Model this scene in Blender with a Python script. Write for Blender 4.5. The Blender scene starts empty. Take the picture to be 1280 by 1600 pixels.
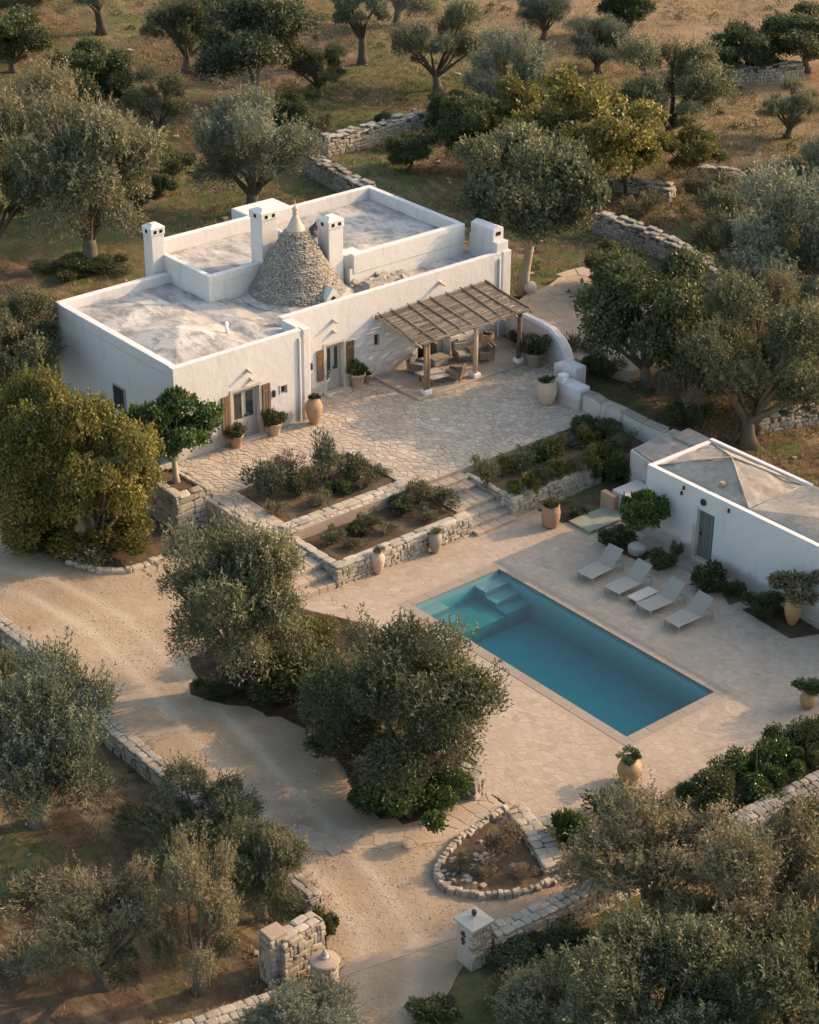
import bpy, bmesh, math, random
import numpy as np
from mathutils import Matrix, Vector
from mathutils.geometry import tessellate_polygon

R = math.radians
rng = np.random.default_rng(7)
random.seed(7)
SC = bpy.context.scene
COL = SC.collection

# ------------------------------------------------------------------ camera
# world axes: X runs along the long side of the pool (towards the gate), Y along its short side, Z up, pool deck at z = 0
F_PX = 3100.0
PITCH, ROLL, YAW = R(28.0), R(0.4), R(-50.0)
CAM = np.array([39.716, -43.433, 40.0])
AX = np.array([math.cos(YAW), math.sin(YAW)])
BX = np.array([-math.sin(YAW), math.cos(YAW)])
def to_uv(d):
    return np.array([d[0] * AX[0] + d[1] * AX[1], d[0] * BX[0] + d[1] * BX[1], d[2]])
_f = np.array([0, math.cos(PITCH), -math.sin(PITCH)])
_u = np.array([0, math.sin(PITCH), math.cos(PITCH)])
_r = np.array([1.0, 0, 0])
_r2 = math.cos(ROLL) * _r + math.sin(ROLL) * _u
_u2 = -math.sin(ROLL) * _r + math.cos(ROLL) * _u
FWD, RIGHT, UP = to_uv(_f), to_uv(_r2), to_uv(_u2)
cam_data = bpy.data.cameras.new('camera')
cam = bpy.data.objects.new('camera', cam_data)
COL.objects.link(cam)
cam.matrix_world = Matrix(((RIGHT[0], UP[0], -FWD[0], CAM[0]), (RIGHT[1], UP[1], -FWD[1], CAM[1]),
                           (RIGHT[2], UP[2], -FWD[2], CAM[2]), (0, 0, 0, 1)))
cam_data.sensor_fit = 'HORIZONTAL'
cam_data.sensor_width = 36.0
cam_data.lens = 36.0 * F_PX / 1280.0
cam_data.clip_start = 1.0
cam_data.clip_end = 3000.0
SC.camera = cam

# ------------------------------------------------------------------ light
SUN_EL, SUN_AZ = R(25.0), R(18.0)          # azimuth measured from +Y towards +X
S_DIR = Vector((math.sin(SUN_AZ) * math.cos(SUN_EL), math.cos(SUN_AZ) * math.cos(SUN_EL), math.sin(SUN_EL)))
world = bpy.data.worlds.new('World')
SC.world = world
world.use_nodes = True
wn = world.node_tree
sky = wn.nodes.new('ShaderNodeTexSky')
sky.sky_type = 'NISHITA'
sky.sun_disc = False
sky.sun_elevation = SUN_EL
sky.sun_rotation = SUN_AZ
sky.dust_density = 3.0
sky.air_density = 1.4
sky.ozone_density = 0.25
bg = wn.nodes['Background']
bg.inputs['Strength'].default_value = 0.15
wn.links.new(sky.outputs[0], bg.inputs[0])
sun_data = bpy.data.lights.new('sun', 'SUN')
sun_data.energy = 2.45
sun_data.angle = R(0.6)
sun_data.color = (1.0, 0.66, 0.38)
sun = bpy.data.objects.new('sun', sun_data)
COL.objects.link(sun)
sun.rotation_euler = (-S_DIR).to_track_quat('-Z', 'Y').to_euler()
SC.view_settings.view_transform = 'Standard'
SC.view_settings.look = 'None'
SC.view_settings.exposure = 1.27
SC.view_settings.gamma = 1.0
SC.view_settings.use_curve_mapping = False
SC.render.engine = 'CYCLES'
SC.cycles.max_bounces = 6
SC.cycles.diffuse_bounces = 2
SC.cycles.use_adaptive_sampling = True
SC.cycles.adaptive_threshold = .02
SC.cycles.transparent_max_bounces = 12
SC.cycles.caustics_reflective = False
SC.cycles.caustics_refractive = False
SC.cycles.use_denoising = True

# ------------------------------------------------------------------ pixel -> place
def sm(a, b, x):
    t = np.clip((x - a) / (b - a), 0, 1)
    return t * t * (3 - 2 * t)
def hash2(ix, iy, s):
    n = np.sin(ix * 127.1 + iy * 311.7 + s * 74.7) * 43758.5453
    return n - np.floor(n)
def noise2(x, y, s=0):
    x = np.asarray(x, float); y = np.asarray(y, float)
    ix, iy = np.floor(x), np.floor(y)
    fx, fy = x - ix, y - iy
    fx = fx * fx * (3 - 2 * fx); fy = fy * fy * (3 - 2 * fy)
    a = hash2(ix, iy, s) * (1 - fx) + hash2(ix + 1, iy, s) * fx
    b = hash2(ix, iy + 1, s) * (1 - fx) + hash2(ix + 1, iy + 1, s) * fx
    return a * (1 - fy) + b * fy
def terrain(u, v):
    u = np.asarray(u, float); v = np.asarray(v, float)
    st = np.interp(v, [-4, 0, 14, 18], [-25, -18, -14, -10])
    h = 1.0 * sm(0, 10, st - u)
    h = h + 0.022 * np.maximum(0, -u - 42) + 0.012 * np.maximum(0, v - 26)
    n = (noise2(u / 6, v / 6, 1) - .5) * .5 + (noise2(u / 1.7, v / 1.7, 2) - .5) * .16
    drive = sm(-24, -27, u) + sm(-14.5, -17, v) * sm(4, -1, u) + sm(17, 19, v) + sm(7.5, 10, u)
    n = n * np.clip(drive, 0, 1)
    h = h + n
    inside = (u > -27.2) & (u < -14.6) & (v > -2.2) & (v < 16.4)
    h = np.where(inside, np.minimum(h, .25), h)
    house = (u > -37) & (u < -26) & (v > -1) & (v < 19)
    h = np.where(house, np.minimum(h, .8), h)
    deck = (u > -15) & (u < 2.2) & (v > -3.0) & (v < 11)
    h = np.where(deck, -.35, h)
    pool = (u > -13.2) & (u < 1.4) & (v > -1.4) & (v < 6)
    h = np.where(pool, -2.6, h)
    return h - .03
def G(px, py, z=None):
    d = FWD + (px - 640) / F_PX * RIGHT - (py - 800) / F_PX * UP
    zz = 0.0 if z is None else z
    for _ in range(1 if z is not None else 12):
        t = (zz - CAM[2]) / d[2]
        p = CAM + t * d
        if z is None:
            zz = float(terrain(p[0], p[1]))
    return np.array([p[0], p[1], zz])
def pxm(p):                                   # pixels of the photograph per metre at a place
    return F_PX / float((np.asarray(p) - CAM) @ FWD)

# ------------------------------------------------------------------ materials
def mat(name, rough=.85, spec=.2):
    m = bpy.data.materials.new(name)
    m.use_nodes = True
    nt = m.node_tree
    b = nt.nodes['Principled BSDF']
    b.inputs['Roughness'].default_value = rough
    b.inputs['Specular IOR Level'].default_value = spec
    return m, nt, b
def nd(nt, t, **kw):
    n = nt.nodes.new(t)
    for k, v in kw.items():
        setattr(n, k, v)
    return n
def noise(nt, scale, detail=6, rough=.6, vec=None, dist=0.0):
    n = nd(nt, 'ShaderNodeTexNoise')
    n.inputs['Scale'].default_value = scale
    n.inputs['Detail'].default_value = detail
    n.inputs['Roughness'].default_value = rough
    n.inputs['Distortion'].default_value = dist
    if vec is not None:
        nt.links.new(vec, n.inputs['Vector'])
    return n.outputs['Fac']
def ramp(nt, fac, stops):
    n = nd(nt, 'ShaderNodeValToRGB')
    el = n.color_ramp.elements
    while len(el) < len(stops):
        el.new(.5)
    for e, (p, c) in zip(el, stops):
        e.position = p
        e.color = (*c, 1) if len(c) == 3 else c
    nt.links.new(fac, n.inputs[0])
    return n.outputs[0]
def mixc(nt, fac, a, b, mode='MIX'):
    n = nd(nt, 'ShaderNodeMix', data_type='RGBA', blend_type=mode)
    for s, i in ((fac, 0), (a, 6), (b, 7)):
        if hasattr(s, 'links'):
            nt.links.new(s, n.inputs[i])
        elif i == 0:
            n.inputs[0].default_value = s
        else:
            n.inputs[i].default_value = (*s, 1)
    return n.outputs[2]
def math_(nt, op, a, b=None):
    n = nd(nt, 'ShaderNodeMath', operation=op)
    for s, i in ((a, 0), (b, 1)):
        if s is None:
            continue
        if hasattr(s, 'links'):
            nt.links.new(s, n.inputs[i])
        else:
            n.inputs[i].default_value = s
    return n.outputs[0]
def bump(nt, b, height, strength=.5, dist=.02):
    n = nd(nt, 'ShaderNodeBump')
    n.inputs['Strength'].default_value = strength
    n.inputs['Distance'].default_value = dist
    nt.links.new(height, n.inputs['Height'])
    nt.links.new(n.outputs[0], b.inputs['Normal'])
def pos(nt):
    return nd(nt, 'ShaderNodeNewGeometry').outputs['Position']
def scaled(nt, vec, s):
    n = nd(nt, 'ShaderNodeMapping')
    n.inputs['Scale'].default_value = s
    nt.links.new(vec, n.inputs[0])
    return n.outputs[0]
def pick(nt):                                  # 0..1 per piece: stored on joined pieces, random on single ones
    a = nd(nt, 'ShaderNodeAttribute', attribute_name='var').outputs['Fac']
    o = nd(nt, 'ShaderNodeObjectInfo').outputs['Random']
    return math_(nt, 'FRACT', math_(nt, 'ADD', a, o))
M = {}
def plaster(name, c1, c2, dirt, dirt_amt, z0=-9.0):
    m, nt, b = mat(name, .9, .15)
    p = pos(nt)
    c = mixc(nt, noise(nt, .55, 5, .6, p), c1, c2)
    streak = noise(nt, 1.0, 6, .7, scaled(nt, p, (1.6, 1.6, .28)), .4)
    c = mixc(nt, math_(nt, 'MULTIPLY', ramp(nt, streak, [(.56, (0, 0, 0)), (.75, (1, 1, 1))]), dirt_amt), c, dirt)
    sz = nd(nt, 'ShaderNodeSeparateXYZ'); nt.links.new(p, sz.inputs[0])
    hgt_ = math_(nt, 'ADD', math_(nt, 'SUBTRACT', sz.outputs[2], z0), math_(nt, 'MULTIPLY', noise(nt, 1.7, 6, .7, p), -.9))
    c = mixc(nt, math_(nt, 'MULTIPLY', ramp(nt, hgt_, [(0.0, (1, 1, 1)), (.28, (0, 0, 0))]), .6), c, (.34, .285, .23))
    sp = noise(nt, 3.4, 8, .75, p)
    c = mixc(nt, math_(nt, 'MULTIPLY', ramp(nt, sp, [(.62, (0, 0, 0)), (.74, (1, 1, 1))]), dirt_amt * .9), c, dirt)
    nt.links.new(c, b.inputs['Base Color'])
    bump(nt, b, noise(nt, 2.2, 7, .6, p), .6, .05)
    return m
M['plaster'] = plaster('white limewash plaster', (.585, .56, .55), (.505, .485, .475), (.34, .315, .29), .65, 1.1)
M['plaster_ph'] = plaster('white limewash of the pool house', (.62, .595, .585), (.53, .51, .50), (.34, .315, .29), .6, 0.0)
M['plaster_cream'] = plaster('cream weathered plaster', (.46, .41, .35), (.38, .335, .28), (.2, .18, .155), .7)
M['plaster_old'] = plaster('weathered whitewash', (.52, .485, .44), (.42, .39, .35), (.13, .125, .115), .75)
def roofmat(name, c1, c2, c3, stain):
    m, nt, b = mat(name, .95, .1)
    p = pos(nt)
    big = noise(nt, .5, 6, .65, p, .1)
    c = ramp(nt, big, [(.3, c3), (.48, c1), (.66, c2)])
    s = noise(nt, 1.1, 9, .72, scaled(nt, p, (.7, 1.2, 1)), .25)
    c = mixc(nt, math_(nt, 'MULTIPLY', ramp(nt, s, [(.47, (0, 0, 0)), (.60, (1, 1, 1))]), .9), c, stain)
    vo = nd(nt, 'ShaderNodeTexVoronoi', feature='F1'); vo.inputs['Scale'].default_value = .75; vo.inputs['Randomness'].default_value = 1.0
    dn = nd(nt, 'ShaderNodeTexNoise'); dn.inputs['Scale'].default_value = 1.1; nt.links.new(p, dn.inputs['Vector'])
    wp = nd(nt, 'ShaderNodeVectorMath', operation='MULTIPLY_ADD'); nt.links.new(dn.outputs['Color'], wp.inputs[0]); wp.inputs[1].default_value = (.9, .9, 0); nt.links.new(p, wp.inputs[2])
    fl = nd(nt, 'ShaderNodeVectorMath', operation='MULTIPLY'); nt.links.new(wp.outputs[0], fl.inputs[0]); fl.inputs[1].default_value = (1, 1, 0)
    nt.links.new(fl.outputs[0], vo.inputs['Vector'])
    sep = nd(nt, 'ShaderNodeSeparateColor'); nt.links.new(vo.outputs['Color'], sep.inputs[0])
    c = mixc(nt, math_(nt, 'MULTIPLY', sep.outputs[0], .45), c, c3)
    ve = nd(nt, 'ShaderNodeTexVoronoi', feature='DISTANCE_TO_EDGE'); ve.inputs['Scale'].default_value = .75; nt.links.new(fl.outputs[0], ve.inputs['Vector'])
    c = mixc(nt, math_(nt, 'MULTIPLY', ramp(nt, ve.outputs['Distance'], [(.0, (1, 1, 1)), (.03, (0, 0, 0))]), .25), c, stain)
    f = noise(nt, 7, 8, .8, p)
    c = mixc(nt, math_(nt, 'MULTIPLY', ramp(nt, f, [(.5, (0, 0, 0)), (.7, (1, 1, 1))]), .35), c, stain)
    nt.links.new(c, b.inputs['Base Color'])
    bump(nt, b, noise(nt, 2.6, 9, .7, p), .7, .06)
    return m
M['roof'] = roofmat('limewashed stone roof', (.43, .40, .365), (.52, .49, .45), (.34, .315, .285), (.17, .162, .15))
M['roof_ph'] = roofmat('lime plaster vault roof', (.33, .285, .235), (.385, .335, .28), (.275, .24, .20), (.19, .168, .14))
def stone(name, cols, joint=None, gr=(.30, .27, .24), bs=.5):
    m, nt, b = mat(name, .9, .15)
    p = pos(nt)
    k = pick(nt)
    n = len(cols)
    c = ramp(nt, k, [(i / (n - 1), q) for i, q in enumerate(cols)])
    f = noise(nt, 3.0, 8, .75, p)
    c = mixc(nt, math_(nt, 'MULTIPLY', ramp(nt, f, [(.48, (0, 0, 0)), (.68, (1, 1, 1))]), .55), c, gr)
    f2 = noise(nt, .45, 4, .6, p)
    c = mixc(nt, math_(nt, 'MULTIPLY', ramp(nt, f2, [(.45, (0, 0, 0)), (.7, (1, 1, 1))]), .4), c, gr)
    nt.links.new(c, b.inputs['Base Color'])
    bump(nt, b, noise(nt, 9, 8, .7, p), bs, .03)
    return m
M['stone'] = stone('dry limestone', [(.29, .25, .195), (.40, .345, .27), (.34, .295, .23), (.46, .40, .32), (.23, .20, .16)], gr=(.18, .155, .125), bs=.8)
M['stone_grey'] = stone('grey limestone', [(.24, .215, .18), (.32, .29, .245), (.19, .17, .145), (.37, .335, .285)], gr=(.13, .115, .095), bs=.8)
M['trullo'] = stone('grey trullo slab', [(.235, .21, .175), (.32, .285, .24), (.19, .17, .145), (.38, .34, .285)], gr=(.125, .112, .095), bs=.8)
M['paving'] = stone('pale flagstone', [(.325, .258, .194), (.37, .295, .225), (.345, .276, .21), (.39, .315, .245), (.30, .24, .185)], gr=(.25, .195, .145))
M['paving_court'] = stone('courtyard flagstone', [(.40, .33, .255), (.45, .37, .29), (.345, .285, .222), (.48, .40, .315), (.315, .26, .205)], gr=(.25, .21, .17))
M['mortar'] = stone('pale lime mortar', [(.32, .252, .188), (.32, .252, .188)], gr=(.25, .195, .143))
M['mortar_dark'] = stone('earthy joint', [(.30, .25, .20), (.30, .25, .20)], gr=(.20, .165, .13))
M['coping'] = stone('sawn stone coping', [(.235, .195, .16), (.265, .22, .18), (.25, .21, .172)], gr=(.205, .17, .14), bs=.2)
M['earthcore'] = stone('wall core of earth and rubble', [(.13, .115, .095), (.13, .115, .095)], gr=(.08, .07, .06))
def ground_mat():
    m, nt, b = mat('grove soil', 1.0, .05)
    p = pos(nt)
    c = ramp(nt, noise(nt, .09, 6, .6, p, .5), [(.30, (.075, .05, .032)), (.48, (.14, .094, .059)), (.66, (.225, .155, .096))])  # soil tones lowered: shade of the grove trees is put into the colour
    fine = noise(nt, 1.3, 9, .75, p)
    c = mixc(nt, ramp(nt, fine, [(.42, (0, 0, 0)), (.62, (1, 1, 1))]), c, (.075, .05, .033))
    straw = noise(nt, .35, 7, .7, scaled(nt, p, (1, 2.4, 1)), .8)
    c = mixc(nt, math_(nt, 'MULTIPLY', ramp(nt, straw, [(.5, (0, 0, 0)), (.66, (1, 1, 1))]), .55), c, (.33, .235, .14))
    grass = noise(nt, .075, 5, .62, scaled(nt, p, (1, 1, 1)), 1.0)
    g2 = math_(nt, 'MULTIPLY', ramp(nt, grass, [(.44, (0, 0, 0)), (.53, (1, 1, 1))]), ramp(nt, noise(nt, .9, 6, .7, p), [(.36, (0, 0, 0)), (.6, (1, 1, 1))]))
    gc = mixc(nt, noise(nt, 2.1, 6, .7, p), (.042, .068, .022), (.12, .14, .05))
    sx = nd(nt, 'ShaderNodeSeparateXYZ'); nt.links.new(p, sx.inputs[0])
    bare = ramp(nt, math_(nt, 'MULTIPLY', sx.outputs[1], .01), [(.44, (0, 0, 0)), (.58, (1, 1, 1))])
    c = mixc(nt, math_(nt, 'MULTIPLY', bare, .6), c, (.27, .185, .11))
    far_dry = ramp(nt, math_(nt, 'MULTIPLY', math_(nt, 'ADD', sx.outputs[1], 0.0), .01), [(.42, (1, 1, 1)), (.62, (.12, .12, .12))])
    c = mixc(nt, math_(nt, 'MULTIPLY', g2, far_dry), c, gc)
    nt.links.new(c, b.inputs['Base Color'])
    bump(nt, b, noise(nt, 1.8, 10, .75, p), 1.0, .12)
    return m
M['ground'] = ground_mat()
def drive_mat():
    m, nt, b = mat('packed tufa gravel', 1.0, .05)
    p = pos(nt)
    c = ramp(nt, noise(nt, .23, 7, .62, p, .7), [(.33, (.29, .222, .152)), (.5, (.37, .287, .20)), (.66, (.44, .35, .25))])
    c = mixc(nt, math_(nt, 'MULTIPLY', ramp(nt, noise(nt, 14, 6, .8, p), [(.42, (0, 0, 0)), (.7, (1, 1, 1))]), .6), c, (.24, .185, .13))
    c = mixc(nt, math_(nt, 'MULTIPLY', ramp(nt, noise(nt, 1.6, 8, .72, p, .5), [(.46, (0, 0, 0)), (.68, (1, 1, 1))]), .65), c, (.30, .215, .135))
    tk = nd(nt, 'ShaderNodeAttribute', attribute_name='track').outputs['Fac']
    c = mixc(nt, math_(nt, 'MULTIPLY', tk, .6), c, (.50, .42, .325))
    nt.links.new(c, b.inputs['Base Color'])
    bump(nt, b, noise(nt, 5, 10, .78, p), 1.0, .07)
    return m
M['drive'] = drive_mat()
def simple(name, c1, c2, scale=6, rough=.85, spec=.2, bs=.3, metal=0.0, stretch=(1, 1, 1)):
    m, nt, b = mat(name, rough, spec)
    p = nd(nt, 'ShaderNodeTexCoord').outputs['Object']
    p = scaled(nt, p, stretch)
    n = noise(nt, scale, 7, .68, p)
    o = nd(nt, 'ShaderNodeObjectInfo').outputs['Random']
    f = math_(nt, 'ADD', math_(nt, 'MULTIPLY', n, .8), math_(nt, 'MULTIPLY', o, .3))
    c = ramp(nt, f, [(.28, c1), (.75, c2)])
    nt.links.new(c, b.inputs['Base Color'])
    b.inputs['Metallic'].default_value = metal
    if bs:
        bump(nt, b, n, bs, .02)
    return m
M['soil'] = simple('dark bed soil', (.035, .026, .018), (.115, .082, .055), 2.2, 1.0, .05, 1.0)
M['bark'] = simple('olive bark', (.05, .042, .033), (.16, .135, .105), 5, .95, .1, .8, stretch=(1, 1, .35))
M['bark_pale'] = simple('pale bark', (.26, .22, .17), (.40, .345, .27), 4, .95, .1, .6, stretch=(1, 1, .35))
M['terracotta'] = simple('terracotta', (.30, .175, .10), (.46, .29, .18), 4, .8, .2, .2)
M['terra_pale'] = simple('pale terracotta', (.42, .30, .21), (.55, .41, .30), 4, .85, .2, .2)
M['terra_yellow'] = simple('ochre glazed clay', (.27, .17, .075), (.37, .245, .12), 3, .45, .4, .1)
M['terra_grey'] = simple('weathered clay', (.22, .185, .145), (.33, .285, .225), 4, .9, .15, .3)
M['terra_dark'] = simple('brown clay', (.26, .15, .09), (.36, .22, .135), 4, .75, .25, .2)
M['wood'] = simple('weathered chestnut pole', (.20, .125, .07), (.38, .255, .155), 3, .85, .2, .5, stretch=(6, 6, 6))
M['wood_dark'] = simple('dark chestnut pole', (.11, .08, .06), (.21, .16, .12), 4, .85, .2, .5)
M['shutter'] = simple('oiled wood shutter', (.11, .068, .045), (.20, .13, .085), 7, .7, .25, .3, stretch=(1, 1, .2))
M['door_grey'] = simple('greige painted joinery', (.31, .285, .25), (.38, .35, .31), 3, .65, .3, .1)
M['door_old'] = simple('old grey plank', (.105, .105, .10), (.185, .185, .175), 6, .85, .2, .5, stretch=(4, 4, .3))
M['trim'] = simple('pecked stone surround', (.42, .365, .30), (.50, .44, .37), 6, .9, .15, .3)
M['metal_dark'] = simple('dark iron', (.03, .03, .03), (.06, .055, .05), 6, .5, .5, 0, .6)
M['metal_grey'] = simple('powder coated aluminium', (.26, .245, .22), (.31, .295, .27), 4, .5, .4, 0)
M['sling'] = simple('sand mesh sling', (.235, .215, .185), (.28, .26, .225), 30, .85, .2, .15)
M['cushion'] = simple('sand cushion', (.36, .32, .27), (.44, .40, .34), 6, .95, .1, .2)
M['wicker'] = simple('brown wicker', (.13, .10, .075), (.22, .175, .13), 14, .85, .2, .6)
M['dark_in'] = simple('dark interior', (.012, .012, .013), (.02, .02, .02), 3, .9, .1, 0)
M['rock'] = simple('grey boulder', (.25, .235, .21), (.40, .375, .335), 3, .95, .1, .9)
M['white'] = simple('white paint', (.66, .645, .625), (.74, .725, .70), 4, .7, .3, .2)
M['moss_slab'] = simple('mossy green slab', (.16, .18, .13), (.27, .27, .205), 3, .95, .1, .4)
def reed_mat():
    m, nt, b = mat('grey reed', .9, .15)
    c = ramp(nt, pick(nt), [(0, (.075, .06, .048)), (.35, (.16, .135, .108)), (.7, (.27, .23, .18)), (1, (.11, .095, .08))])
    nt.links.new(c, b.inputs['Base Color'])
    return m
M['reed'] = reed_mat()
def glass_mat():
    m, nt, b = mat('window glass', .05, .6)
    b.inputs['Base Color'].default_value = (.035, .042, .045, 1)
    return m
M['glass'] = glass_mat()
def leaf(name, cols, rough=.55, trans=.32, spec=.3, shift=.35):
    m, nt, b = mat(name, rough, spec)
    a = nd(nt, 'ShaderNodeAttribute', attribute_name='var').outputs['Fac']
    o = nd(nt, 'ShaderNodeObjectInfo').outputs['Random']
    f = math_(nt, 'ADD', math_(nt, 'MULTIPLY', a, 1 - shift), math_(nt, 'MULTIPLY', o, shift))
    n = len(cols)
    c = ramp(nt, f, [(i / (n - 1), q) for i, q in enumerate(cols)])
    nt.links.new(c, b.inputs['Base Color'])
    t = nd(nt, 'ShaderNodeBsdfTranslucent')
    nt.links.new(mixc(nt, .28, c, (.20, .22, .05), 'MIX'), t.inputs[0])
    mx = nd(nt, 'ShaderNodeMixShader')
    mx.inputs[0].default_value = trans
    nt.links.new(b.outputs[0], mx.inputs[1])
    nt.links.new(t.outputs[0], mx.inputs[2])
    nt.links.new(mx.outputs[0], nt.nodes['Material Output'].inputs[0])
    return m
M['olive'] = leaf('olive leaf', [(.024, .032, .016), (.056, .068, .036), (.14, .142, .078), (.31, .285, .175)], .6, .22)  # olive ramps: dark end carries crown shade, pale end sunlit highlights, besides leaf tone
M['olive_silver'] = leaf('silvery olive leaf', [(.028, .040, .026), (.066, .084, .058), (.155, .170, .115), (.32, .315, .225)], .6, .2)
M['olive_brown'] = leaf('dry olive leaf', [(.038, .038, .020), (.082, .078, .044), (.185, .16, .095), (.35, .295, .19)], .65, .22)
M['carob'] = leaf('golden green leaf', [(.032, .040, .010), (.085, .09, .023), (.19, .163, .04), (.33, .255, .075)], .5, .28)
M['citrus'] = leaf('citrus leaf', [(.020, .042, .010), (.04, .075, .016), (.065, .11, .024), (.11, .15, .045)], .35, .22, .5)
M['dark_leaf'] = leaf('dark shrub leaf', [(.022, .034, .014), (.042, .058, .022), (.07, .085, .032), (.12, .12, .055)], .5, .22)
M['dry'] = leaf('dry grass', [(.13, .095, .05), (.21, .155, .085), (.29, .22, .125), (.36, .285, .175)], .9, .2, .1, .1)
M['green_grass'] = leaf('green grass', [(.04, .06, .018), (.07, .10, .03), (.11, .13, .045), (.17, .165, .07)], .8, .3, .1, .1)
M['bloom'] = leaf('pale dry flower', [(.17, .12, .085), (.25, .185, .13), (.33, .26, .20)], .8, .2)
def water_mat():
    m, nt, b = mat('pool water', .02, .5)
    nt.nodes.remove(b)
    tr = nd(nt, 'ShaderNodeBsdfTransparent')
    gl = nd(nt, 'ShaderNodeBsdfGlossy')
    gl.inputs['Roughness'].default_value = .03
    fr = nd(nt, 'ShaderNodeFresnel'); fr.inputs[0].default_value = 1.33
    geo = nd(nt, 'ShaderNodeNewGeometry')
    bp = nd(nt, 'ShaderNodeBump'); bp.inputs['Strength'].default_value = .35; bp.inputs['Distance'].default_value = .04
    nt.links.new(noise(nt, 1.5, 6, .62, geo.outputs['Position'], .4), bp.inputs['Height'])
    nt.links.new(bp.outputs[0], gl.inputs['Normal'])
    sx = nd(nt, 'ShaderNodeSeparateXYZ'); nt.links.new(geo.outputs['True Normal'], sx.inputs[0])
    f = math_(nt, 'MULTIPLY', fr.outputs[0], math_(nt, 'SUBTRACT', 1.0, geo.outputs['Backfacing']))
    f = math_(nt, 'MULTIPLY', f, math_(nt, 'GREATER_THAN', sx.outputs[2], .5))
    mx = nd(nt, 'ShaderNodeMixShader')
    nt.links.new(f, mx.inputs[0]); nt.links.new(tr.outputs[0], mx.inputs[1]); nt.links.new(gl.outputs[0], mx.inputs[2])
    va = nd(nt, 'ShaderNodeVolumeAbsorption')
    va.inputs['Color'].default_value = (.16, .78, .785, 1)
    va.inputs['Density'].default_value = 1.0
    out = nt.nodes['Material Output']
    nt.links.new(mx.outputs[0], out.inputs['Surface']); nt.links.new(va.outputs[0], out.inputs['Volume'])
    return m
M['water'] = water_mat()
M['basin_step'] = simple('grey pool render', (.15, .185, .195), (.19, .225, .235), 1.2, .8, .2, .05)
M['basin'] = simple('pale blue pool render', (.17, .28, .315), (.21, .335, .37), 1.2, .8, .2, .05)

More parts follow.
